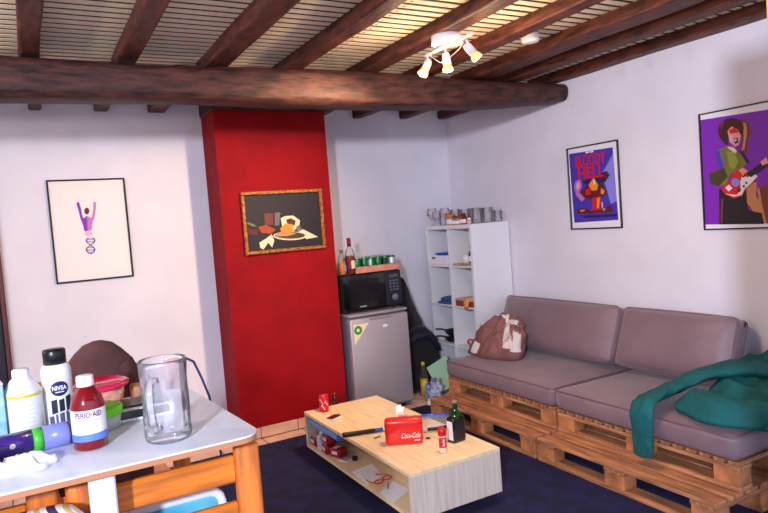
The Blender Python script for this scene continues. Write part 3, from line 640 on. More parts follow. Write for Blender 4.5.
for k, w in enumerate((0.2, 0.17)): cushion(0.2-k*0.02, w, 0.028, 0.008, 6, 0.012, k+2).build('fold', tow, t, (0, -0.02*k, k*0.03))
t = thing('red_box', 'flat brick red box in the second near shelf cell', 'box', (3.35, 4.53, 0.7705))
brk = mat('brick_card', (150, 62, 52), 0.7)
B().box((0, 0, 0.025), (0.17, 0.25, 0.05), 0.003).build('box_body', brk, t); B().box((0, 0, 0.058), (0.176, 0.256, 0.014), 0.003).build('lid', mat('pale_pink_card', (206, 176, 176), 0.7), t)
fab = mat('flowered_cloth', (214, 66, 40), 0.85, vary=0.5, scale=60, c2=(240, 200, 120))
t = heap(0.05, 0.055, 0.02, 3.3, 0.012, 24, 8)
t.tube([(-0.035, 0, 0.012), (-0.058, 0, 0.004), (-0.062, 0.0, -0.04), (-0.062, 0.005, -0.085)], [(0.03, 0.012), (0.036, 0.009), (0.04, 0.008), (0.024, 0.007)], 10, flatten=(0, 1, 0))
tag(t.build('patterned_cloth', fab, None, (3.305, 4.47, 0.836)), 'red and yellow patterned cloth hanging over the shelf board', 'cloth')
panm = mat('pan_black', (20, 20, 26), 0.4)
for k, (py, lab) in enumerate(((4.855, 'black frying pan lying at the bottom of the pan pile'), (4.85, 'black frying pan stacked on top of the other pan'))):
    t = thing('frying_pan', lab, 'pan', (3.39, py, 0.4105+k*0.066))
    B().lathe([(0.0, 0.0), (0.09, 0.0), (0.115, 0.035), (0.111, 0.036), (0.088, 0.006), (0.0, 0.005)], 26).build('pan_body', panm, t)
    B().tube([(-0.05, 0.095, 0.03), (-0.09, 0.12, 0.042), (-0.15, 0.12 if k else 0.11, 0.05)], [(0.008, 0.006), (0.01, 0.006), (0.011, 0.006)], 8).build('handle', panm, t)
    if k == 0: B().lathe([(0.1, 0.036), (0.05, 0.05), (0.014, 0.056), (0.012, 0.064), (0, 0.065)], 22).build('lid', panm, t)
redp = mat('red_plastic', (206, 18, 28), 0.35)
t = thing('red_mug', 'red ring handled mug in the third near shelf cell', 'mug', (3.32, 4.45, 0.4105))
B().lathe([(0.03, 0), (0.036, 0.01), (0.038, 0.05), (0.0, 0.05)], 20).build('mug_body', whiteplast, t); B().lathe([(0.0385, 0.05), (0.042, 0.058), (0.042, 0.075), (0.036, 0.076), (0.0, 0.068)], 20).build('rim', redp, t)
B().tube([(-0.02, 0.035, 0.065), (-0.035, 0.07, 0.07), (-0.04, 0.085, 0.05), (-0.03, 0.07, 0.02)], 0.008, 8).build('handle', redp, t)

# glasses and jars on top of the shelf
TZ = SH+0.0005
def goblet(loc, s, label, stem=True):
    t = thing('drinking_glass', label, 'glass', loc, 0, 'glassware on the shelf top')
    if stem: B().lathe([(0.03*s, 0), (0.031*s, 0.003), (0.005*s, 0.008), (0.004*s, 0.05*s), (0.02*s, 0.06*s), (0.042*s, 0.085*s), (0.044*s, 0.11*s), (0.036*s, 0.145*s), (0.0345*s, 0.145*s), (0.042*s, 0.11*s), (0.039*s, 0.087*s), (0.0, 0.065*s)], 18).build('bowl_and_stem', thinglass, t)
    else: B().lathe([(0.032*s, 0), (0.036*s, 0.004), (0.04*s, 0.12*s), (0.038*s, 0.12*s), (0.034*s, 0.012), (0.0, 0.011)], 18).build('tumbler_wall', thinglass, t)
    return t
t = goblet((3.31, 5.0, TZ), 1.12, 'stemmed glass with dark print at the far shelf corner')
band(0.0462, 0.1, 0.115, 2.9, 1.2, 8, 0.0008).build('printed_mark', blackplast, t)
goblet((3.30, 4.91, TZ), 0.95, 'clear stemmed glass beside the printed one')
goblet((3.42, 4.95, TZ), 1.1, 'tall clear stemmed glass behind the printed one')
goblet((3.31, 4.82, TZ), 0.95, 'straight tumbler beside the orange lidded jar', False)
goblet((3.43, 4.80, TZ), 1.15, 'tall tumbler behind the orange lidded jar', False)
t = thing('spice_jar', 'glass jar with bright orange lid on the shelf top', 'jar', (3.315, 4.715, TZ))
B().lathe([(0.038, 0), (0.04, 0.004), (0.04, 0.06), (0.034, 0.068), (0, 0.068)], 20).build('jar_body', mat('orange_jar', (206, 150, 120), 0.25), t)
B().lathe([(0.038, 0.066), (0.042, 0.068), (0.042, 0.092), (0.038, 0.095), (0, 0.095)], 20).build('lid', mat('orange_lid', (230, 108, 30), 0.4), t)
band(0.04, 0.012, 0.05, 3.6, 2.2, 10).build('label_sheet', flat['white'], t)
for (px, py, hh, cc, cap, lab) in ((3.30, 4.635, 0.075, (120, 132, 96), (40, 74, 60), 'small herb jar with dark green cap beside the orange lid'), (3.30, 4.585, 0.07, (200, 120, 70), (60, 92, 60), 'small jar of orange spice in the jar row'), (3.305, 4.535, 0.085, (190, 60, 40), (150, 30, 30), 'small red sauce bottle in the jar row'), (3.30, 4.487, 0.09, (96, 24, 34), (120, 14, 24), 'dark red sauce bottle in the jar row'), (3.31, 4.435, 0.05, (216, 190, 150), (240, 236, 236), 'small jar with white base near the shelf corner')):
    nm = 'sauce_bottle' if 'bottle' in lab else 'spice_jar'
    t = thing(nm, lab, 'bottle' if nm == 'sauce_bottle' else 'jar', (px, py, TZ))
    B().lathe([(0.018, 0), (0.02, 0.003), (0.02, hh*0.72), (0.013, hh*0.85), (0.013, hh*0.9), (0, hh*0.9)], 16).build('jar_body', mat('jar_%d' % int(py*1000), cc, 0.25), t)
    B().lathe([(0.0155, hh*0.82), (0.0155, hh*1.08), (0, hh*1.09)], 16).build('cap', mat('jarcap_%d' % int(py*1000), cap, 0.4), t)
    band(0.02, hh*0.12, hh*0.5, 3.7, 2.2, 8).build('label_sheet', flat['white'] if hh > 0.06 else flat['pale_pink'], t)
def beer_mug(loc, lab, s=1.0, ang=4.0):
    t = thing('glass_mug', lab, 'mug', loc, 0)
    B().lathe([(0.036*s, 0), (0.04*s, 0.004), (0.042*s, 0.12*s), (0.039*s, 0.12*s), (0.036*s, 0.014), (0, 0.012)], 20).build('mug_wall', thinglass, t)
    B().tube([(0.04*s*math.cos(ang), 0.04*s*math.sin(ang), 0.1*s), (0.07*s*math.cos(ang), 0.07*s*math.sin(ang), 0.095*s), (0.075*s*math.cos(ang), 0.075*s*math.sin(ang), 0.05*s), (0.04*s*math.cos(ang), 0.04*s*math.sin(ang), 0.025*s)], 0.006*s, 8).build('handle', thinglass, t)
beer_mug((3.40, 4.44, TZ), 'glass mug with dark emblem near the shelf corner', 1.1)
beer_mug((3.46, 4.56, TZ), 'glass mug in the back row on the shelf', 1.15)
beer_mug((3.50, 4.42, TZ), 'glass mug between the emblem mug and the end mug', 1.1, 4.4)
beer_mug((3.61, 4.415, TZ), 'low glass mug at the wall end of the shelf', 0.85, 5.2)
goblet((3.45, 4.68, TZ), 1.1, 'tumbler behind the small spice jars', False)

# ------------------------------------------------------------------ pallets
def make_pallet(name, label, loc, cross):
    t = thing(name, label, 'pallet', loc, 0, 'stacked pallets of the sofa')
    Lp, Wp = 1.2, 0.8
    for i, x in enumerate((0.05, 0.4, 0.75)): B().box((x, 0.6, 0.011), (0.1, Lp, 0.022), 0.003).build('bottom_board', pallet, t)
    for x in (0.05, 0.4, 0.75):
        for y in (0.07, 0.6, 1.13): B().box((x, y, 0.061), (0.1, 0.135, 0.078), 0.004).build('block', pallet_b, t)
    if not cross:
        for y in (0.0725, 0.6, 1.1275): B().box((0.4, y, 0.111), (Wp, 0.14, 0.021), 0.002).build('stringer_board', pallet_x, t)
        for i in range(7): B().box((0.0475+i*0.1175, 0.6, 0.133), (0.095, Lp+random.uniform(-0.008, 0.0), 0.021), 0.004, (0, random.uniform(-0.01, 0.01), random.uniform(-0.002, 0.002))).build('deck_board', pallet, t)
    else:
        for x in (0.05, 0.4, 0.75): B().box((x, 0.6, 0.111), (0.1, Lp, 0.021), 0.003).build('stringer_board', pallet, t)
        me = B().box((0, 0, 0), (Wp, 0.056, 0.021), 0.003).mesh('deck_slat')
        for i in range(16): put('deck_slat', me, pallet_x, t, (0.4, 0.031+i*0.0759, 0.133))
    return t
XU, YU, XL_, YL_ = 2.848, 1.823, 2.659, 1.819
make_pallet('pallet', 'lower pallet forming the step, end nearest the guitarist poster', (XL_, YL_, 0), False)
make_pallet('pallet', 'lower pallet forming the step, end nearest the shelf', (XL_, YL_+1.22, 0), False)
make_pallet('pallet', 'upper pallet under the seat cushion with the teal jacket', (XU, YU, 0.1445), True)
make_pallet('pallet', 'upper pallet under the seat cushion with the sweatshirt', (XU, YU+1.22, 0.1445), True)
PZ = 0.289
for (yc, lab, sd2) in ((2.435, 'taupe seat cushion under the teal jacket', 1), (3.66, 'taupe seat cushion under the brown sweatshirt', 2)):
    t = thing('seat_cushion', lab, 'cushion', (3.245, yc, PZ), 0, 'sofa seat cushions')
    cushion(0.80, 1.2, 0.125, 0.026, 22, 0.028, sd2).build('cushion_body', cushm, t)
    piping(0.798, 1.198, 0.118, 0.0035).build('piping', pipem, t); piping(0.798, 1.198, 0.012, 0.0035).build('piping', pipem, t)
def back_cushion(y0, y1, lab, sd2):
    L_ = y1-y0
    t = thing('back_cushion', lab, 'cushion', (3.345, (y0+y1)/2, PZ+0.208), 0, 'sofa back cushions')
    t.rotation_euler = (0, math.radians(20), 0)
    bb_ = cushion(0.40, L_, 0.13, 0.07, 20, 0.03, sd2)
    # stand it up: cushion thickness along x, height along z
    M4 = Matrix.Translation((0.16, 0, 0.20)) @ Matrix.Rotation(-PI/2, 4, 'Y')
    bb_.v = [tuple(M4 @ Vector(p)) for p in bb_.v]
    bb_.build('cushion_body', cushm, t)
    for zz in (0.115, 0.012):
        p = piping(0.398, L_-0.002, zz, 0.0035); p.v = [tuple(M4 @ Vector(q)) for q in p.v]; p.build('piping', pipem, t)
    B().box((0.11, -L_/2-0.004, 0.36), (0.016, 0.006, 0.055), 0.002, (0, 0.3, 0)).build('handle_strap', blackcloth, t)
    return t
back_cushion(3.065, 4.25, 'long taupe back cushion behind the brown sweatshirt', 5)
back_cushion(2.22, 3.02, 'taupe back cushion beside the teal jacket', 6)

# brown sweatshirt on the sofa
brs = mat('brown_cotton', (138, 92, 88), 0.9, vary=0.12, scale=8, bump=0.2, bscale=90); crm = mat('cream_fleece', (226, 214, 208), 0.95, bump=0.5, bscale=120, vary=0.05)
t = thing('sweatshirt', 'crumpled brown sweatshirt with cream lining on the sofa', 'clothing', (3.15, 4.0, PZ+0.155))
hs = heap(0.165, 0.27, 0.31, 2.6, 0.05, 90, 34, 1.7, 8.5, (0.15, -0.35), 0.3)
hs.build('fabric', brs, t)
heap_patch(hs, [(0.10, 3.3, 0.9), (0.28, 4.2, 0.5), (0.45, 4.45, 0.3), (0.55, 4.55, 0.2)], 0.014).build('collar', crm, t)
heap_patch(hs, [(0.42, 4.05, 0.10), (0.6, 4.0, 0.14), (0.78, 4.05, 0.15), (0.93, 4.15, 0.20)], 0.012).build('lining', crm, t)
heap_patch(hs, [(0.62, 4.45, 0.10), (0.8, 4.5, 0.20), (0.95, 4.5, 0.26)], 0.012).build('lining', crm, t)
heap_patch(hs, [(0.90, 2.6, 0.12), (0.985, 2.6, 0.16)], 0.01).build('hem', crm, t)

# teal jacket
teal = mat('teal_cloth', (3, 90, 92), 0.8, vary=0.12, scale=6, bump=0.7, bscale=16)
jk = thing('jacket', 'teal jacket thrown over the sofa corner, one sleeve hanging down', 'clothing', (3.2, 2.0, PZ+0.156))
def drape(nu, nv, fx, fz, thick=0.02):
    # sheet of cloth: fx(u,v)->(x,y), fz(u,v)->z ; given a real thickness and closed edges
    vs = []; fs = []; K = (nu+1)*(nv+1)
    for lay in (0, 1):
        for i in range(nu+1):
            for j in range(nv+1):
                u, v_ = i/nu, j/nv; x, y = fx(u, v_); z = fz(u, v_)
                vs.append((x, y, z if lay == 0 else max(0.001, z-thick)))
    id_ = lambda l, i, j: l*K+i*(nv+1)+j
    for i in range(nu):
        for j in range(nv):
            fs.append([id_(0, i, j), id_(0, i+1, j), id_(0, i+1, j+1), id_(0, i, j+1)])
            fs.append([id_(1, i, j+1), id_(1, i+1, j+1), id_(1, i+1, j), id_(1, i, j)])
    for i in range(nu):
        for j in (0, nv): fs.append([id_(0, i, j), id_(1, i, j), id_(1, i+1, j), id_(0, i+1, j)])
    for j in range(nv):
        for i in (0, nu): fs.append([id_(0, i, j), id_(0, i, j+1), id_(1, i, j+1), id_(1, i, j)])
    return B().add(vs, fs, True)
def crease(p, f, amp, seed):
    q = Vector((p[0]*f+seed, p[1]*f*0.45-p[0]*f*0.35, seed*1.7))
    w = noise.noise(q); return amp*(1-2.2*abs(w))
def disc(u, v_):
    a, b = 2*u-1, 2*v_-1
    return 0.5+0.5*a*math.sqrt(1-b*b*0.42), 0.5+0.5*b*math.sqrt(1-a*a*0.42)
def jxy(u, v_):
    u, v_ = disc(u, v_)
    # u: front edge to back of the seat, v: from the far (sleeve) side to the near end
    x = -0.27+0.60*u+0.05*math.sin(v_*5)*(1-u); y = 0.16+0.09*u-(0.62+0.1*u)*v_+0.03*math.sin(u*7+1)
    return (x, y)
def jz(u, v_):
    x, y = jxy(u, v_)
    rise = 0.012+0.29*(u**1.15)*(0.62+0.38*min(1, v_*2.2))
    e = min(1, u*9)*min(1, v_*6+0.15)
    z = rise+e*(crease((x, y), 5.0, 0.055, 2.3)+crease((x, y), 12.0, 0.022, 5.1))
    return max(0.006, z)
drape(54, 54, jxy, jz, 0.4).build('jacket_body', teal, jk)
def fxy(u, v_):
    u, v_ = disc(u, v_)
    return (-0.345+0.32*u+0.02*math.sin(v_*9), 0.27-0.56*v_-0.06*u)
def fzz(u, v_):
    x, y = fxy(u, v_); e = min(1, u*6)*min(1, v_*5+0.1)*min(1, (1-u)*5+0.2)
    return max(0.008, 0.02+0.085*math.sin(PI*min(1, u*1.2+0.1))*e+e*crease((x, y), 9.0, 0.02, 8.8))
drape(34, 40, fxy, fzz, 0.3).build('jacket_front', teal, jk)
sl = [(0.17, -0.06, 0.17), (0.09, 0.12, 0.175), (0.0, 0.25, 0.125), (-0.10, 0.315, 0.075), (-0.2, 0.345, 0.05), (-0.30, 0.345, 0.04), (-0.375, 0.335, 0.025), (-0.402, 0.325, -0.04), (-0.408, 0.32, -0.12), (-0.41, 0.32, -0.2), (-0.41, 0.325, -0.25)]
bsl = B(); fine = []
for k in range(len(sl)-1):
    for j in range(5): fine.append(Vector(sl[k]).lerp(Vector(sl[k+1]), j/5))
fine.append(Vector(sl[-1]))
fine = [fine[0]]+[(fine[i-1]+fine[i]*2+fine[i+1])/4 for i in range(1, len(fine)-1)]+[fine[-1]]
nf = len(fine)
rr = [(0.108-0.042*i/nf, 0.038-0.012*i/nf) for i in range(nf)]
bsl.tube(fine, rr, 28, flatten=(0.3, 1, 0))
def fold(p):
    p = Vector(p); q = Vector((p.x*13, p.y*9, p.z*10)); w = 1-2.2*abs(noise.noise(q)); n3 = Vector((noise.noise(q+Vector((3, 0, 0))), noise.noise(q+Vector((0, 7, 0))), 0.6)).normalized()
    return tuple(p+n3*0.016*w)
bsl.v = [fold(p) for p in bsl.v]
bsl.build('sleeve', teal, jk)

# ------------------------------------------------------------------ coffee table
ct = thing('coffee_table', 'low birch coffee table with an open shelf standing on the carpet', 'table', (1.8335, 3.405, 0))
CH = 0.30; hx, hy = 0.2855, 0.700
B().box((0, 0, CH-0.011), (hx*2, hy*2, 0.022), 0.0015).build('top', birch, ct)
for s in (-1, 1): B().box((0, s*(hy-0.012), (0.055+CH-0.022)/2), (hx*2, 0.022, CH-0.022-0.055), 0.001).build('end_panel', birch_shaded, ct)
B().box((0, 0, 0.065), (hx*2, hy*2-0.046, 0.02), 0.001).build('bottom_board', birch, ct)
B().box((0.06, 0, 0.1765), (0.018, hy*2-0.047, 0.2025)).build('divider', birch, ct)
for sx in (-1, 1):
    for sy in (-1, 1): B().lathe([(0.016, 0), (0.016, 0.055)], 14, (sx*0.215, sy*0.6, 0)).build('leg', mat('leg_steel', (150, 150, 156), 0.35, metal=0.8), ct)
TT = CH+0.0005; LB = 0.0755
can_red = mat('can_red', (214, 20, 34), 0.3, metal=0.25)
t = thing('soda_can', 'red soda can with white swirls at the far corner of the coffee table', 'can', (1.66, 4.01, TT))
B().lathe([(0.026, 0), (0.033, 0.008), (0.033, 0.105), (0.027, 0.118), (0.027, 0.121), (0.024, 0.119), (0, 0.118)], 24).build('can_body', can_red, t)
B().lathe([(0.027, 0.1195), (0.028, 0.122), (0.025, 0.122), (0.0, 0.1195)], 20).build('lid', chrome, t)
for a0, z0 in ((-2.2, 0.035), (-2.6, 0.075), (-1.5, 0.06)):
    b = B(); vs = []
    for i in range(9):
        q = i/8; a = a0-0.5+q*1.0
        zc = z0+0.014*math.sin(q*PI*1.6); h_ = 0.009*math.sin(PI*q)+0.001
        vs += [(0.0336*math.cos(a), 0.0336*math.sin(a), zc-h_), (0.0336*math.cos(a), 0.0336*math.sin(a), zc+h_)]
    b.add(vs, [[2*i, 2*i+2, 2*i+3, 2*i+1] for i in range(8)]).build('printed_swirl', flat['pale_pink'], t)
t = thing('cigarette_pack', 'flat dark red and white pack on the coffee table', 'pack', (1.635, 3.80, TT), 0.45)
B().box((0, 0, 0.007), (0.085, 0.055, 0.013), 0.002).build('pack_body', flat['white'], t); B().box((0, 0.002, 0.0165), (0.085, 0.052, 0.006), 0.002).build('pack_cover', mat('pack_maroon', (78, 20, 30), 0.4), t)
B().box((0.05, 0.0, 0.012), (0.016, 0.028, 0.016), 0.004).build('clasp', chrome, t)
t = thing('brown_bottle', 'dark brown bottle standing on the floor behind the coffee table', 'bottle', (1.84, 4.24, 0.0))
B().lathe([(0.03, 0), (0.033, 0.005), (0.033, 0.2), (0.016, 0.26), (0.014, 0.33), (0.0, 0.33)], 18).build('glass_body', mat('brown_glass', (34, 18, 16), 0.15), t)
B().lathe([(0.016, 0.325), (0.016, 0.345), (0, 0.346)], 14).build('cap', mat('cap_dark_red', (120, 22, 26)), t)

# tennis racket: butt beyond the table edge, head towards the sofa
rk = thing('tennis_racket', 'blue and black tennis racket lying across the coffee table', 'racket', (1.525, 3.435, TT+0.014), math.atan2(-0.21, 0.68))
rblue = mat('racket_blue', (40, 84, 190), 0.3); rwhite = mat('racket_white', (220, 222, 232), 0.3); rblk = mat('racket_black', (22, 20, 26), 0.5)
B().tube([(0, 0, 0), (0.015, 0, 0), (0.02, 0, 0), (0.19, 0, 0.001), (0.195, 0, 0.001)], [(0.018, 0.014), (0.018, 0.014), (0.016, 0.0135), (0.0145, 0.0125), (0.012, 0.011)], 10, flatten=(0, 1, 0)).build('grip', rblk, rk)
B().tube([(0.195, 0, 0.001), (0.245, 0, 0.002)], [(0.0135, 0.011), (0.013, 0.0105)], 10, flatten=(0, 1, 0)).build('shaft', rblue, rk)
B().tube([(0.245, 0, 0.002), (0.30, 0, 0.002)], [(0.0135, 0.0105), (0.014, 0.0105)], 10, flatten=(0, 1, 0)).build('shaft_collar', rwhite, rk)
hc = 0.545; ha, hb = 0.168, 0.132
def hp(a): return (hc+ha*math.cos(a), hb*math.sin(a), 0.003)
for s in (1, -1):
    e = hp(s*2.35)
    B().tube([(0.295, 0.004*s, 0.002), (0.34, 0.03*s, 0.002), (0.385, 0.062*s, 0.003), e], 0.0095, 8).build('throat', rblue if s > 0 else rblk, rk)
for a0, a1, mm in ((-2.9, -1.9, rwhite), (-1.9, -0.75, rblk), (-0.75, 0.35, rblk), (0.35, 1.0, rblue), (1.0, 2.35, rblue), (2.35, 3.39, rblue)):
    B().tube([hp(a0+(a1-a0)*k/10) for k in range(11)], (0.011, 0.010), 8).build('hoop_segment', mm, rk) if False else B().tube([hp(a0+(a1-a0)*k/10) for k in range(11)], 0.0105, 8).build('hoop_segment', mm, rk)
sb = B()
for k in range(-7, 8):
    y = k*0.0165; xx = ha*math.sqrt(max(0, 1-(y/hb)**2))-0.004; sb.tube([(hc-xx, y, 0.0035), (hc+xx, y, 0.0035)], 0.0009, 4)
for k in range(-8, 9):
    x = k*0.0185; yy = hb*math.sqrt(max(0, 1-(x/ha)**2))-0.004; sb.tube([(hc+x, -yy, 0.003), (hc+x, yy, 0.003)], 0.0009, 4)
so = sb.build('string_bed', mat('string_white', (214, 216, 222), 0.4), rk); so['kind'] = 'stuff'

# red tin with white script
tin = thing('red_tin', 'rounded red tin box with white script standing on the coffee table', 'tin', (1.758, 3.105, TT), math.atan2(-0.099, 0.185))
tinm = mat('tin_red', (226, 28, 20), 0.28, coat=0.3, vary=0.05, scale=6)
B().box((0, 0, 0.075), (0.215, 0.075, 0.149), 0.022, seg=4).build('tin_body', tinm, tin)
B().box((0, 0, 0.118), (0.217, 0.077, 0.003), 0.001).build('lid_seam', mat('tin_dark_red', (160, 14, 16), 0.4), tin)
flat_text('lettering', 'Coca-Cola', 0.105, flat['white'], tin, lambda x, y: (x+0.038, -0.0382, 0.055+y), height=0.03, shear=0.4, bold=0.01)
B().poly([(0.055, -0.0382, 0.023), (0.088, -0.0382, 0.023), (0.09, -0.0382, 0.029), (0.057, -0.0382, 0.029)]).build('printed_line', flat['white'], tin)
b = B()
B().poly([(-0.0975+0.012*math.cos(a*PI/6), -0.0380+0.0, 0.09+0.012*math.sin(a*PI/6)) for a in range(12)]).build('printed_dot', flat['pale_pink'], tin) if False else None
B().tube([(-0.03, 0, 0.148), (-0.025, 0, 0.16), (0.025, 0, 0.16), (0.03, 0, 0.148)], 0.004, 8).build('handle', mat('tin_pink', (226, 120, 150), 0.4), tin)
t = thing('spice_shaker', 'small shaker with red cap beside the green bottle', 'shaker', (1.845, 2.845, TT))
B().lathe([(0.02, 0), (0.0215, 0.003), (0.0215, 0.095), (0.0, 0.096)], 22).build('shaker_body', mat('shaker_cream', (226, 206, 170), 0.35), t)
B().lathe([(0.0215, 0.092), (0.023, 0.094), (0.023, 0.128), (0.018, 0.135), (0, 0.136)], 22).build('cap', redp, t)
band(0.0215, 0.03, 0.085, -1.9, 2.6, 14).build('label_sheet', mat('shaker_label', (196, 40, 54), 0.5), t)
for k in range(4): band(0.0215, 0.04+0.01*k, 0.046+0.01*k, -1.9+0.12*(k % 2), 0.5, 6, 0.0009).build('printed_line', flat['white'], t)
gb = thing('green_bottle', 'square green glass bottle with white label near the table end', 'bottle', (2.005, 2.94, TT), 0.12)
B().loft([[(sx*w, sy*w*0.62, z) for sx, sy in ((-1, -0.8), (-0.8, -1), (0.8, -1), (1, -0.8), (1, 0.8), (0.8, 1), (-0.8, 1), (-1, 0.8))] for w, z in ((0.044, 0), (0.047, 0.006), (0.047, 0.125), (0.044, 0.14))], False).build('bottle_body', mat('bottle_dark_green', (14, 34, 16), 0.08, coat=0.5), gb)
B().lathe([(0.040, 0.138), (0.036, 0.155), (0.02, 0.175), (0.0145, 0.185), (0.0145, 0.205), (0.017, 0.207), (0.017, 0.216), (0.0, 0.216)], 20).build('shoulder', greenglass, gb)
B().lathe([(0.0168, 0.2165), (0.0168, 0.231), (0, 0.232)], 18).build('cap', mat('cap_pinkish', (150, 110, 104), 0.4), gb)
B().box((0.0, -0.0298, 0.066), (0.074, 0.0012, 0.10)).build('label_sheet', flat['black'], gb)
B().box((-0.0478, 0.0, 0.068), (0.0012, 0.046, 0.105)).build('label_sheet', flat['white'], gb)
t = thing('key_ring', 'small green and metal key ring beside the red tin', 'key', (1.675, 3.29, TT), 0.3)
B().box((0, 0, 0.003), (0.035, 0.012, 0.005), 0.002).build('key_fob', mat('fob_green', (60, 120, 80), 0.4), t); B().lathe([(0.008, 0), (0.011, 0.0015), (0.008, 0.003)], 14, (0.028, 0, 0)).build('ring', chrome, t)
t = thing('bottle_cap', 'dark bottle cap lying between the red tin and shaker', 'cap', (1.90, 3.08, TT))
B().lathe([(0.014, 0), (0.014, 0.004), (0.011, 0.006), (0, 0.006)], 18, fn=lambda r, z, a: r*(1+0.05*math.cos(18*a))).build('cap_shell', mat('cap_metal', (80, 70, 70), 0.4, metal=0.5), t)
t = thing('paper_scrap', 'crumpled white paper scrap on the far side of the racket', 'paper', (2.03, 3.62, TT))
heap(0.035, 0.03, 0.045, 2.2, 0.02, 14, 6, 2.0, 30).build('paper_ball', paper, t)

# on the lower shelf of the coffee table
t = thing('small_cube', 'small black cube on the lower table shelf', 'cube', (1.67, 3.60, LB), 0.5)
B().box((0, 0, 0.014), (0.028, 0.028, 0.027), 0.003).build('cube_body', blackplast, t); B().box((0.0, -0.0143, 0.014), (0.016, 0.001, 0.016)).build('face_panel', mat('cube_face', (60, 56, 60), 0.3), t)
def sheet(name, label, pts, cat='paper', lines=True):
    cx = sum(p[0] for p in pts)/4; cy = sum(p[1] for p in pts)/4
    t = thing(name, label, cat, (cx, cy, LB))
    B().prism([(p[0]-cx, p[1]-cy) for p in pts], 0.002).build('page', paper, t)
    if lines:
        A0, A1, A2, A3 = [Vector((p[0]-cx, p[1]-cy, 0.0024)) for p in pts]
        for k in range(5):
            q = 0.2+0.14*k; a = A0.lerp(A3, q); b_ = A1.lerp(A2, q); a2 = A0.lerp(A3, q+0.02); b2 = A1.lerp(A2, q+0.02)
            B().poly([a.lerp(b_, 0.15), a.lerp(b_, 0.85), a2.lerp(b2, 0.85), a2.lerp(b2, 0.15)]).build('text_line', mat('faint_print', (190, 190, 206), 0.7), t)
    return t
sheet('paper_sheet', 'white printed sheet on the lower table shelf beside the black cube', [(1.57, 3.445), (1.725, 3.475), (1.69, 3.27), (1.56, 3.22)])
sheet('paper_sheet', 'white sheet on the lower table shelf nearest the end panel', [(1.56, 3.07), (1.695, 3.172), (1.705, 3.005), (1.56, 2.92)], lines=False)
t = thing('spectacles', 'red framed spectacles lying between the two paper sheets', 'glasses', (1.645, 3.19, LB+0.0025), 0.3)
rf = mat('spectacle_red', (206, 70, 60), 0.3)
for s in (-1, 1):
    B().tube([(s*0.034+0.028*math.cos(a*PI/8), 0.022*math.sin(a*PI/8), 0.012) for a in range(16)], 0.0035, 6, True).build('rim', rf, t)
    B().tube([(s*0.063, 0.005, 0.013), (s*0.066, 0.05, 0.012), (s*0.04, 0.10, 0.006)], 0.003, 6).build('temple', rf, t)
B().tube([(-0.008, 0.004, 0.012), (0.008, 0.004, 0.012)], 0.003, 6).build('bridge', rf, t)
t = thing('pen', 'grey pen lying on the nearest paper sheet', 'pen', (1.635, 3.115, LB+0.0025), 1.0)
B().tube([(-0.035, 0, 0.005), (0.035, 0, 0.005)], 0.004, 8).build('barrel', mat('pen_grey', (130, 134, 150), 0.4), t); B().lathe([(0.004, 0), (0.001, 0.012)], 8, mtx=Matrix.Translation((0.035, 0, 0.005)) @ Matrix.Rotation(PI/2, 4, 'Y')).build('tip', chrome, t)
bluebag = mat('blue_sheet', (46, 118, 206), 0.35)
t = thing('blue_folder', 'bright blue plastic folder under the coffee table top', 'folder', (1.655, 3.84, 0.2155))
B().box((0, 0, 0.025), (0.18, 0.46, 0.05), 0.006).build('cover', bluebag, t); B().box((-0.088, 0.0, 0.025), (0.008, 0.44, 0.03), 0.002).build('page_edge', mat('pale_blue_edge', (120, 170, 226), 0.5), t)
t = thing('plastic_bag', 'crumpled white plastic bag in the coffee table shelf', 'bag', (1.612, 3.937, LB))
heap(0.05, 0.04, 0.10, 5.5, 0.05, 36, 14, 2.6, 14).build('bag_film', mat('white_film', (222, 224, 238), 0.3), t)
packr = mat('pack_red', (156, 18, 34), 0.3); packs = mat('pack_white', (232, 226, 230), 0.35)
for (px, py, pz, rz, lab) in ((1.60, 4.03, 0.0, 0.0, 'red and white packet leaning against the far end panel'), (1.60, 3.84, 0.0, -0.05, 'red and white packet beside the plastic bag'), (1.62, 3.735, 0.0, 0.35, 'red and white packet nearest the black cube'), (1.61, 3.84, 0.0615, 0.0, 'red and white packet lying on another packet')):
    t = thing('snack_packet', lab, 'packet', (px, py, LB+pz), rz)
    B().box((0, 0, 0.03), (0.075, 0.095, 0.058), 0.012, seg=2).build('wrapper', packr, t)
    B().box((-0.038, 0.0, 0.034), (0.002, 0.05, 0.02)).build('print_panel', packs, t)
    B().box((0, 0.01, 0.0595), (0.05, 0.03, 0.002)).build('print_panel', packs, t)
t = thing('magazine', 'thin white magazine under the red packets', 'magazine', (1.63, 3.70, LB), 0.25)
t.location.z = LB
B().box((0.0, -0.06, 0.004), (0.10, 0.07, 0.008), 0.002).build('pages', paper, t); B().box((0, -0.06, 0.0092), (0.10, 0.07, 0.002)).build('cover', mat('cover_grey', (170, 168, 180), 0.3), t)

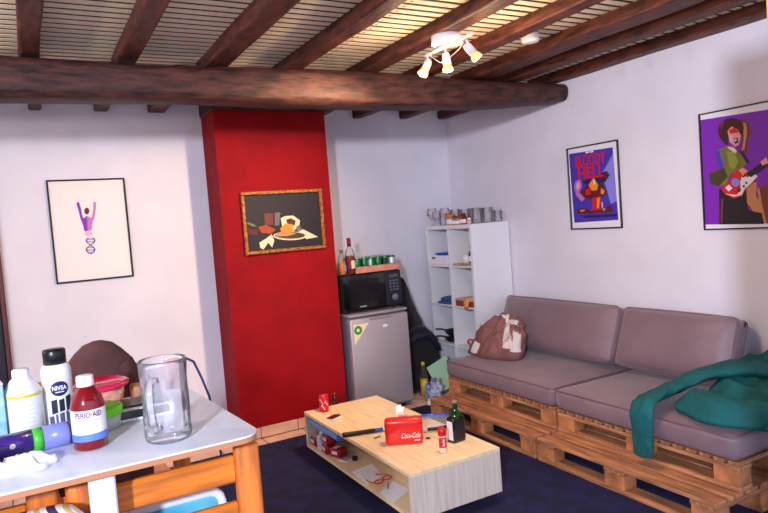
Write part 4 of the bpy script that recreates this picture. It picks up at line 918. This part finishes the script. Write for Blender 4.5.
# ------------------------------------------------------------------ on the floor behind the table
yb = thing('soft_drink_bottle', 'clear bottle with yellow drink and yellow cap on the floor', 'bottle', (2.965, 4.80, -0.012))
B().lathe([(0.036, 0), (0.042, 0.008), (0.042, 0.14), (0.038, 0.18), (0.016, 0.255), (0.014, 0.285), (0, 0.285)], 20).build('bottle_body', bottleglass, yb)
B().lathe([(0.0, 0.004), (0.0385, 0.008), (0.0385, 0.15), (0, 0.151)], 20).build('liquid', mat('yellow_drink', (236, 190, 20), 0.15), yb)
B().lathe([(0.0165, 0.272), (0.0165, 0.302), (0, 0.303)], 16).build('cap', mat('yellow_cap', (226, 200, 30), 0.4), yb)
t = thing('patterned_bag', 'dark blue and white patterned bag on the floor', 'bag', (2.955, 4.615, -0.012))
heap(0.09, 0.09, 0.17, 7.7, 0.05, 32, 12, 2.6, 11).build('bag_cloth', mat('blue_white_pattern', (14, 36, 120), 0.6, vary=0.5, scale=20, c2=(206, 214, 240)), t)
t = thing('mint_board', 'pale mint green board leaning beside the pallet sofa', 'board', (3.135, 4.72, -0.012), 0.1)
B().box((0, 0.02, 0.17), (0.24, 0.012, 0.26), 0.002, (-0.3, -0.3, 0)).build('panel', mat('mint_card', (176, 222, 190), 0.6), t)
t = thing('crumpled_paper', 'crumpled white packet on the floor beside the fridge', 'paper', (2.85, 4.50, 0.0))
heap(0.055, 0.04, 0.04, 9.1, 0.02, 20, 8, 2.2, 26).build('paper_ball', mat('warm_paper', (226, 206, 196), 0.7), t)

# ------------------------------------------------------------------ high white table with clutter, wooden chairs
DT = 1.10
dt = thing('high_table', 'high white table with rounded corners and wooden edge', 'table', (0, 0, 0))
def rrect(x0, x1, y0, y1, r, n=6):
    pts = []
    for cx, cy, a0 in ((x1-r, y1-r, 0), (x0+r, y1-r, PI/2), (x0+r, y0+r, PI), (x1-r, y0+r, 1.5*PI)):
        for k in range(n+1):
            a = a0+k*PI/2/n; pts.append((cx+r*math.cos(a), cy+r*math.sin(a)))
    return pts
out = [(x-0.045*max(0, (y-1.42))/0.6*(1 if x > 0 else 0), y) for x, y in rrect(-0.80, 0.432, 1.42, 2.03, 0.05)]
B().prism(out, 0.004, Matrix.Translation((0, 0, DT-0.004))).build('top', mat('table_white', (226, 230, 240), 0.3, coat=0.2), dt)
B().prism([(x*0.9985, 1.725+(y-1.725)*0.998) for x, y in out], 0.012, Matrix.Translation((0, 0, DT-0.0162))).build('edge_band', mat('edge_wood', (190, 128, 88), 0.5), dt)
for px, py in ((0.088, 1.47), (0.088, 1.97), (-0.62, 1.47), (-0.62, 1.97)):
    B().box((px, py, (DT-0.023)/2), (0.052, 0.045, DT-0.0235), 0.004).build('leg', mat('table_leg_white', (226, 228, 236), 0.35), dt)
B().box((-0.27, 1.97, DT-0.06), (0.65, 0.02, 0.06)).build('apron', white_lam, dt)

def wood_chair(name, label, loc, rotz, seatz=0.66, top=1.055, w=0.395):
    # back at local y=0, seat towards +y
    t = thing(name, label, 'chair', loc, rotz, 'wooden high chairs')
    for s in (-1, 1):
        B().box((s*w/2-s*0.0, 0, top/2), (0.062, 0.03, top), 0.012, seg=3).build('post', orangewood_v, t)
        B().box((s*w/2, 0.36, seatz/2-0.012), (0.045, 0.045, seatz-0.024), 0.006).build('leg', orangewood_v, t)
        B().box((s*w/2, 0.18, 0.3), (0.022, 0.32, 0.04), 0.005).build('stretcher', orangewood, t)
    B().box((0, 0.002, top-0.058), (w-0.055, 0.022, 0.066), 0.006).build('top_rail', orangewood, t)
    B().box((0, 0.002, top-0.158), (w-0.055, 0.022, 0.04), 0.006).build('lower_rail', orangewood, t)
    B().box((0, 0.20, seatz), (w+0.03, 0.36, 0.024), 0.008).build('seat', orangewood, t)
    B().box((0, 0.36, 0.26), (w-0.045, 0.025, 0.04), 0.005).build('footrest', orangewood, t)
    return t
wood_chair('wooden_chair', 'orange pine high chair with turquoise cushion tucked under the white table', (0.232, 1.52, 0), 0, 0.66, 1.055, 0.365)
wood_chair('wooden_chair', 'orange pine high chair carrying the striped cushion', (-0.222, 1.535, 0), PI)
wood_chair('wooden_chair', 'orange pine high chair behind the white table with brown jacket on it', (0.20, 2.34, 0), 0.1, 0.66, 1.135, 0.42)
tq = mat('turquoise_cotton', (120, 206, 222), 0.85, vary=0.15, scale=6, c2=(60, 160, 190))
t = thing('turquoise_cushion', 'turquoise cushion with white border on the high chair seat', 'cushion', (0.232, 1.665, 0.674))
b = cushion(0.28, 0.225, 0.07, 0.02, 10, 0.025, 3); M4 = Matrix.Translation((0, 0.02, 0.112)) @ Matrix.Rotation(math.radians(82), 4, 'X')
b.v = [tuple(M4 @ Vector(p)) for p in b.v]; b.build('cushion_body', tq, t)
b = piping(0.284, 0.229, 0.06, 0.012); b.v = [tuple(M4 @ Vector(p)) for p in b.v]; b.build('border', flat['white'], t)
# striped cushion
def stripes(name):
    mt = bpy.data.materials.new(name); mt.use_nodes = True; nt = mt.node_tree; N = nt.nodes; L = nt.links
    b_ = N['Principled BSDF']; b_.inputs['Roughness'].default_value = 0.85
    tc = N.new('ShaderNodeTexCoord'); mp = N.new('ShaderNodeMapping'); mp.inputs['Rotation'].default_value = (0, 0.75, 0)
    wv = N.new('ShaderNodeTexWave'); wv.wave_type = 'BANDS'; wv.bands_direction = 'X'; wv.inputs['Scale'].default_value = 8.5; wv.inputs['Distortion'].default_value = 1.2; wv.inputs['Detail'].default_value = 0.5; wv.inputs['Detail Scale'].default_value = 0.6
    rp = N.new('ShaderNodeValToRGB'); cr = rp.color_ramp; cr.interpolation = 'CONSTANT'
    cr.elements[0].color = rgb((66, 40, 84)); cr.elements[0].position = 0; cr.elements[1].position = 0.24; cr.elements[1].color = rgb((240, 232, 224))
    e = cr.elements.new(0.9); e.color = rgb((222, 178, 110))
    L.new(tc.outputs['Object'], mp.inputs['Vector']); L.new(mp.outputs['Vector'], wv.inputs['Vector']); L.new(wv.outputs['Fac'], rp.inputs['Fac']); L.new(rp.outputs['Color'], b_.inputs['Base Color'])
    return mt
t = thing('striped_cushion', 'cream cushion with dark wavy stripes below the table edge', 'cushion', (-0.08, 1.44, 0.674))
b = cushion(0.26, 0.35, 0.09, 0.02, 12, 0.035, 8, 0.012); M4 = Matrix.Translation((0, 0.06, 0.175)) @ Matrix.Rotation(math.radians(88), 4, 'X') 
b.v = [tuple(M4 @ Vector(p)) for p in b.v]; b.build('cushion_body', stripes('striped_cotton'), t)
B().tube([(-0.12, 0.06, 0.01), (0.12, 0.06, 0.01)], 0.008, 6).build('seam', flat['white'], t)

# brown jacket over the far chair
jb = mat('brown_wool', (92, 56, 54), 0.95, vary=0.15, scale=10, bump=0.3, bscale=80)
t = thing('brown_jacket', 'brown jacket hung over the chair behind the white table', 'clothing', (0.15, 2.33, 0.755))
rings = []
n_ = 18
prof = [(0.0, 0.155, 0.06), (0.1, 0.16, 0.062), (0.2, 0.16, 0.062), (0.30, 0.158, 0.06), (0.37, 0.145, 0.055), (0.41, 0.115, 0.05), (0.45, 0.075, 0.04), (0.475, 0.045, 0.028), (0.485, 0.015, 0.01)]
for z, ax, ay in prof:
    ring = []
    for k in range(n_):
        a = 2*PI*k/n_; q = Vector((math.cos(a)*2, math.sin(a)*2, z*6)); w_ = 1+0.16*noise.noise(q*1.4)
        ring.append((ax*w_*math.cos(a)+0.02*(z > 0.4), ay*w_*math.sin(a), z))
    rings.append(ring)
B().loft(rings, True).build('jacket_body', jb, t)
B().tube([(0.09, -0.03, 0.40), (0.14, -0.05, 0.33), (0.17, -0.05, 0.2), (0.175, -0.04, 0.05)], [0.03, 0.035, 0.034, 0.03], 10).build('sleeve', jb, t)
B().tube([(-0.09, -0.03, 0.38), (-0.145, -0.05, 0.3), (-0.155, -0.05, 0.15), (-0.155, -0.04, 0.03)], [0.03, 0.035, 0.034, 0.03], 10).build('sleeve', jb, t)
tag(B().tube([(0.395, 2.12, 1.155), (0.415, 2.135, 1.168), (0.44, 2.15, 1.15), (0.463, 2.16, 1.09), (0.485, 2.17, 1.02), (0.51, 2.18, 0.8), (0.53, 2.2, 0.4), (0.56, 2.22, 0.05), (0.62, 2.3, 0.006), (0.8, 2.5, 0.006)], 0.0042, 8).build('cable', mat('cable_blue', (42, 66, 110), 0.4)), 'thin blue cable hanging behind the white table', 'cable')

TD = DT+0.0006
# big dimpled beer mug
mg = thing('beer_mug', 'large dimpled glass beer mug standing on the white table', 'mug', (0.243, 1.535, TD))
def dim(r, z, a):
    if r < 0.04 or not (0.02 < z < 0.15): return r
    row = math.sin((z-0.02)/0.045*PI); k = math.cos(5*a+(PI if int((z-0.02)/0.045) % 2 else 0))
    return r-0.006*max(0, k)*abs(row)
prof = [(0.044, 0.0), (0.05, 0.004)]+[(0.0525, 0.012+0.0068*i) for i in range(21)]+[(0.0535, 0.165), (0.0545, 0.18), (0.053, 0.187), (0.0505, 0.187)]+[(0.0475, 0.175), (0.047, 0.1), (0.0465, 0.03), (0.04, 0.02), (0.0, 0.018)]
B().lathe(prof, 50, fn=dim).build('mug_wall', glassm, mg)
ha_ = -2.1
hpts = [(0.051, 0.148), (0.075, 0.152), (0.088, 0.135), (0.09, 0.1), (0.084, 0.06), (0.066, 0.04), (0.051, 0.042)]
B().tube([(r*math.cos(ha_), r*math.sin(ha_), z) for r, z in hpts], 0.0085, 12).build('handle', glassm, mg)

# mouthwash bottle
mo = thing('mouthwash_bottle', 'dark red mouthwash bottle with white cap and white label', 'bottle', (0.083, 1.605, TD))
B().lathe([(0.033, 0), (0.0365, 0.004), (0.0365, 0.098), (0.032, 0.118), (0.019, 0.138), (0.0165, 0.142), (0.0165, 0.15), (0, 0.15)], 32).build('bottle_body', mat('mouthwash_red', (122, 6, 20), 0.12, coat=0.4), mo)
B().lathe([(0.0185, 0.142), (0.0188, 0.145), (0.018, 0.164), (0.016, 0.166), (0, 0.166)], 26, fn=lambda r, z, a: r*(1+0.012*math.cos(26*a))).build('cap', whiteplast, mo)
va = math.atan2(-1.605, -0.083)
band(0.0365, 0.022, 0.092, va, 3.4, 28).build('label_sheet', flat['white'], mo)
band(0.0365, 0.022, 0.038, va, 3.4, 28, 0.0008).build('label_band', mat('label_blue', (90, 130, 230), 0.5), mo)
flat_text('lettering', 'PERIO·AID', 0.060, mat('label_purple', (120, 30, 92), 0.5), mo, wrap(0.0376, 0.082, va), height=0.013, bold=0.02)
for k in range(4): band(0.0365, 0.067-0.008*k, 0.0695-0.008*k, va-0.05*(k % 2), 1.2-0.12*k, 12, 0.0009).build('text_line', mat('label_lilac', (186, 192, 224), 0.5), mo)

# deodorant can
nv = thing('deodorant_can', 'white spray can with black cap and round navy logo', 'can', (0.03, 1.80, TD))
B().lathe([(0.032, 0), (0.0345, 0.003), (0.0345, 0.155), (0.031, 0.168), (0.025, 0.172), (0, 0.173)], 30).build('can_body', whiteplast, nv)
B().lathe([(0.026, 0.168), (0.0265, 0.205), (0.024, 0.208), (0, 0.208)], 26).build('cap', blackplast, nv)
va = math.atan2(-1.80, -0.03)+0.12
fw = wrap(0.0352, 0.113, va)
B().add([fw(0.021*q/4*math.cos(a*PI/12), 0.0185*q/4*math.sin(a*PI/12)) for q in range(1, 5) for a in range(24)], [list(range(24))]+[[q*24+a, q*24+(a+1) % 24, q*24+24+(a+1) % 24, q*24+24+a] for q in range(3) for a in range(24)]).build('logo_disc', mat('logo_navy', (22, 30, 92), 0.4), nv)
flat_text('lettering', 'NIVEA', 0.034, flat['white'], nv, wrap(0.0358, 0.115, va), height=0.011, bold=0.03)
band(0.0345, 0.1035, 0.106, va, 0.55, 6, 0.0013).build('printed_line', flat['white'], nv)
for k, (x0, z0, w_, h_) in enumerate(((-0.022, 0.068, 0.014, 0.034), (-0.004, 0.07, 0.012, 0.03), (0.012, 0.073, 0.014, 0.036), (-0.014, 0.038, 0.03, 0.024), (0.012, 0.034, 0.024, 0.03), (-0.03, 0.03, 0.012, 0.03))):
    fw = wrap(0.0351, z0, va)
    B().add([fw(x0+w_*q, h_*(r_-0.5)+0.2*w_*q*h_/0.03) for r_ in (0, 1) for q in (0, 0.5, 1)], [[0, 1, 4, 3], [1, 2, 5, 4]]).build('printed_patch', mat('ink_navy', (26, 26, 50), 0.5) if k < 3 else mat('ink_grey', (84, 86, 116), 0.5), nv)
# white lotion bottle
wl = thing('lotion_bottle', 'white plastic bottle with yellow ring beside the spray can', 'bottle', (-0.046, 1.775, TD))
B().lathe([(0.038, 0), (0.0415, 0.004), (0.0415, 0.112), (0.0, 0.113)], 30).build('bottle_body', whiteplast, wl)
B().lathe([(0.042, 0.1165), (0.0405, 0.122), (0.026, 0.148), (0.019, 0.154), (0.019, 0.172), (0.017, 0.175), (0, 0.175)], 30).build('cap', mat('cap_white', (238, 238, 244), 0.4), wl)
B().lathe([(0.0415, 0.111), (0.0428, 0.113), (0.0428, 0.116), (0.0415, 0.118), (0.0, 0.118)], 30).build('ring', mat('ring_yellow', (230, 206, 60), 0.4), wl)
va = math.atan2(-1.775, 0.036)
band(0.0415, 0.008, 0.03, va, 3.0, 20).build('label_sheet', mat('label_grey', (196, 200, 216), 0.4), wl)
for k in range(6): band(0.0415, 0.04+k*0.01, 0.042+k*0.01, va-0.1, 1.4-0.1*(k % 3), 12, 0.0006).build('text_line', mat('faint_grey', (206, 210, 222), 0.5), wl)
# carton at the edge of the picture
bx = thing('patterned_carton', 'pale blue patterned carton at the edge beside the lotion bottle', 'carton', (-0.118, 1.77, TD), 0.15)
B().box((0, 0, 0.075), (0.06, 0.07, 0.149), 0.002).build('carton_body', mat('carton_blue', (176, 214, 226), 0.5, vary=0.2, scale=30, c2=(110, 176, 200)), bx)
B().box((0, 0, 0.152), (0.061, 0.071, 0.004), 0.001).build('lid_flap', flat['white'], bx)
# purple tube lying
pt = thing('spray_bottle', 'purple bottle with green band lying on the white table', 'bottle', (-0.13, 1.642, TD+0.0275), 0.13)
RX = Matrix.Rotation(PI/2, 4, 'Y')
B().lathe([(0.0, -0.03), (0.024, -0.028), (0.027, -0.02), (0.027, 0.096), (0.0, 0.0965)], 26, mtx=RX).build('bottle_body', mat('bottle_purple', (70, 44, 140), 0.2, coat=0.3), pt)
B().lathe([(0.0, 0.0965), (0.0273, 0.097), (0.0273, 0.117), (0.0, 0.1175)], 26, mtx=RX).build('green_band', mat('band_green', (70, 190, 60), 0.3), pt)
B().lathe([(0.0, 0.1175), (0.027, 0.118), (0.027, 0.168), (0.0255, 0.173), (0.0, 0.1735)], 26, mtx=RX).build('sleeve', mat('bottle_lilac', (130, 136, 206), 0.25), pt)
B().lathe([(0.0, 0.1735), (0.0265, 0.174), (0.0265, 0.184), (0.022, 0.187), (0.0, 0.187)], 26, mtx=RX).build('cap', mat('cap_navy', (40, 36, 90), 0.35), pt)
B().poly([(0.055+0.006*math.cos(a*PI/6), -0.0272, 0.004+0.006*math.sin(a*PI/6)) for a in range(12)]).build('logo_mark', flat['white'], pt)
t = thing('tissue', 'crumpled white tissue in front of the purple bottle', 'tissue', (-0.055, 1.545, TD))
heap(0.055, 0.03, 0.03, 11.3, 0.014, 40, 14, 1.8, 30, (0, 0.1), 0.45).build('tissue_paper', paper, t)
t = thing('brown_cup', 'brown cup at the lower edge of the table beside the tissue', 'cup', (-0.135, 1.535, TD))
B().lathe([(0.025, 0), (0.03, 0.005), (0.035, 0.06), (0.032, 0.06), (0.028, 0.008), (0, 0.006)], 22).build('cup_body', mat('cup_brown', (120, 74, 52), 0.4), t); B().tube([(-0.03, 0, 0.05), (-0.05, 0, 0.045), (-0.05, 0, 0.02), (-0.028, 0, 0.014)], 0.004, 6).build('handle', mat('cup_brown', (120, 74, 52)), t)
# tubs
pk = thing('snack_tub', 'patterned tub with shiny pink lid behind the mouthwash', 'tub', (0.122, 1.93, TD))
B().lathe([(0.062, 0), (0.066, 0.004), (0.078, 0.066), (0.0, 0.066)], 34).build('tub_body', mat('confetti_tub', (232, 200, 150), 0.5, vary=0.5, scale=55, c2=(222, 110, 120)), pk)
B().lathe([(0.0, 0.0665), (0.084, 0.0665), (0.09, 0.07), (0.09, 0.077), (0.078, 0.082), (0.072, 0.078), (0.0, 0.077)], 40).build('lid', mat('lid_pink', (226, 24, 84), 0.2, coat=0.4), pk)
gt = thing('food_container', 'small clear container with bright green lid behind the mouthwash', 'container', (0.118, 1.745, TD))
B().lathe([(0.04, 0), (0.044, 0.004), (0.049, 0.034), (0.0, 0.034)], 26).build('container_body', mat('frosted_plastic', (190, 196, 196), 0.3, alpha=1.0), gt)
B().lathe([(0.05, 0.033), (0.053, 0.036), (0.053, 0.052), (0.048, 0.057), (0.0, 0.055)], 30).build('lid', mat('lid_green', (112, 222, 24), 0.3), gt)
dv = thing('router_box', 'white and black flat device lying behind the beer mug', 'device', (0.225, 1.80, TD), -0.04)
B().box((0, 0, 0.016), (0.15, 0.12, 0.031), 0.004).build('device_body', white_lam, dv); B().box((0.0, -0.0602, 0.02), (0.12, 0.003, 0.02)).build('front_panel', blackgloss, dv)
B().box((0.0, 0.01, 0.034), (0.13, 0.09, 0.005), 0.001).build('black_cover', blackplast, dv)
cb = thing('cardboard_box', 'small brown cardboard box beside the pink lidded tub', 'box', (0.262, 1.95, TD), 0.1)
B().box((0, 0, 0.025), (0.085, 0.06, 0.05), 0.002).build('box_body', mat('brown_card', (196, 140, 100), 0.8), cb); B().box((0, 0, 0.051), (0.02, 0.06, 0.0015)).build('tape', mat('tape_tan', (214, 176, 130), 0.4), cb)

# tall white cupboard at the right edge of the picture
cu = thing('narrow_cabinet', 'tall narrow bright white cabinet cut off at the top right corner', 'cabinet', (1.66, 0.94, 0))
B().box((0.135, -0.131, 1.18), (0.255, 0.255, 2.34), 0.003).build('body', white_lam, cu)
B().box((0.0035, -0.131, 1.2), (0.007, 0.25, 2.26), 0.002).build('door', white_lam, cu)
B().lathe([(0.006, 0), (0.006, 0.015), (0.012, 0.02), (0, 0.026)], 12, mtx=Matrix.Translation((0, -0.225, 1.1)) @ Matrix.Rotation(-PI/2, 4, 'Y')).build('knob', chrome, cu)
B().box((0.135, -0.0017, 1.18), (0.257, 0.0034, 2.34), 0.001).build('edge_strip', mat('yellow_pine', (240, 176, 70), 0.5), cu)
B().box((0.135, -0.131, 0.005), (0.24, 0.24, 0.01)).build('plinth', blackplast, cu)
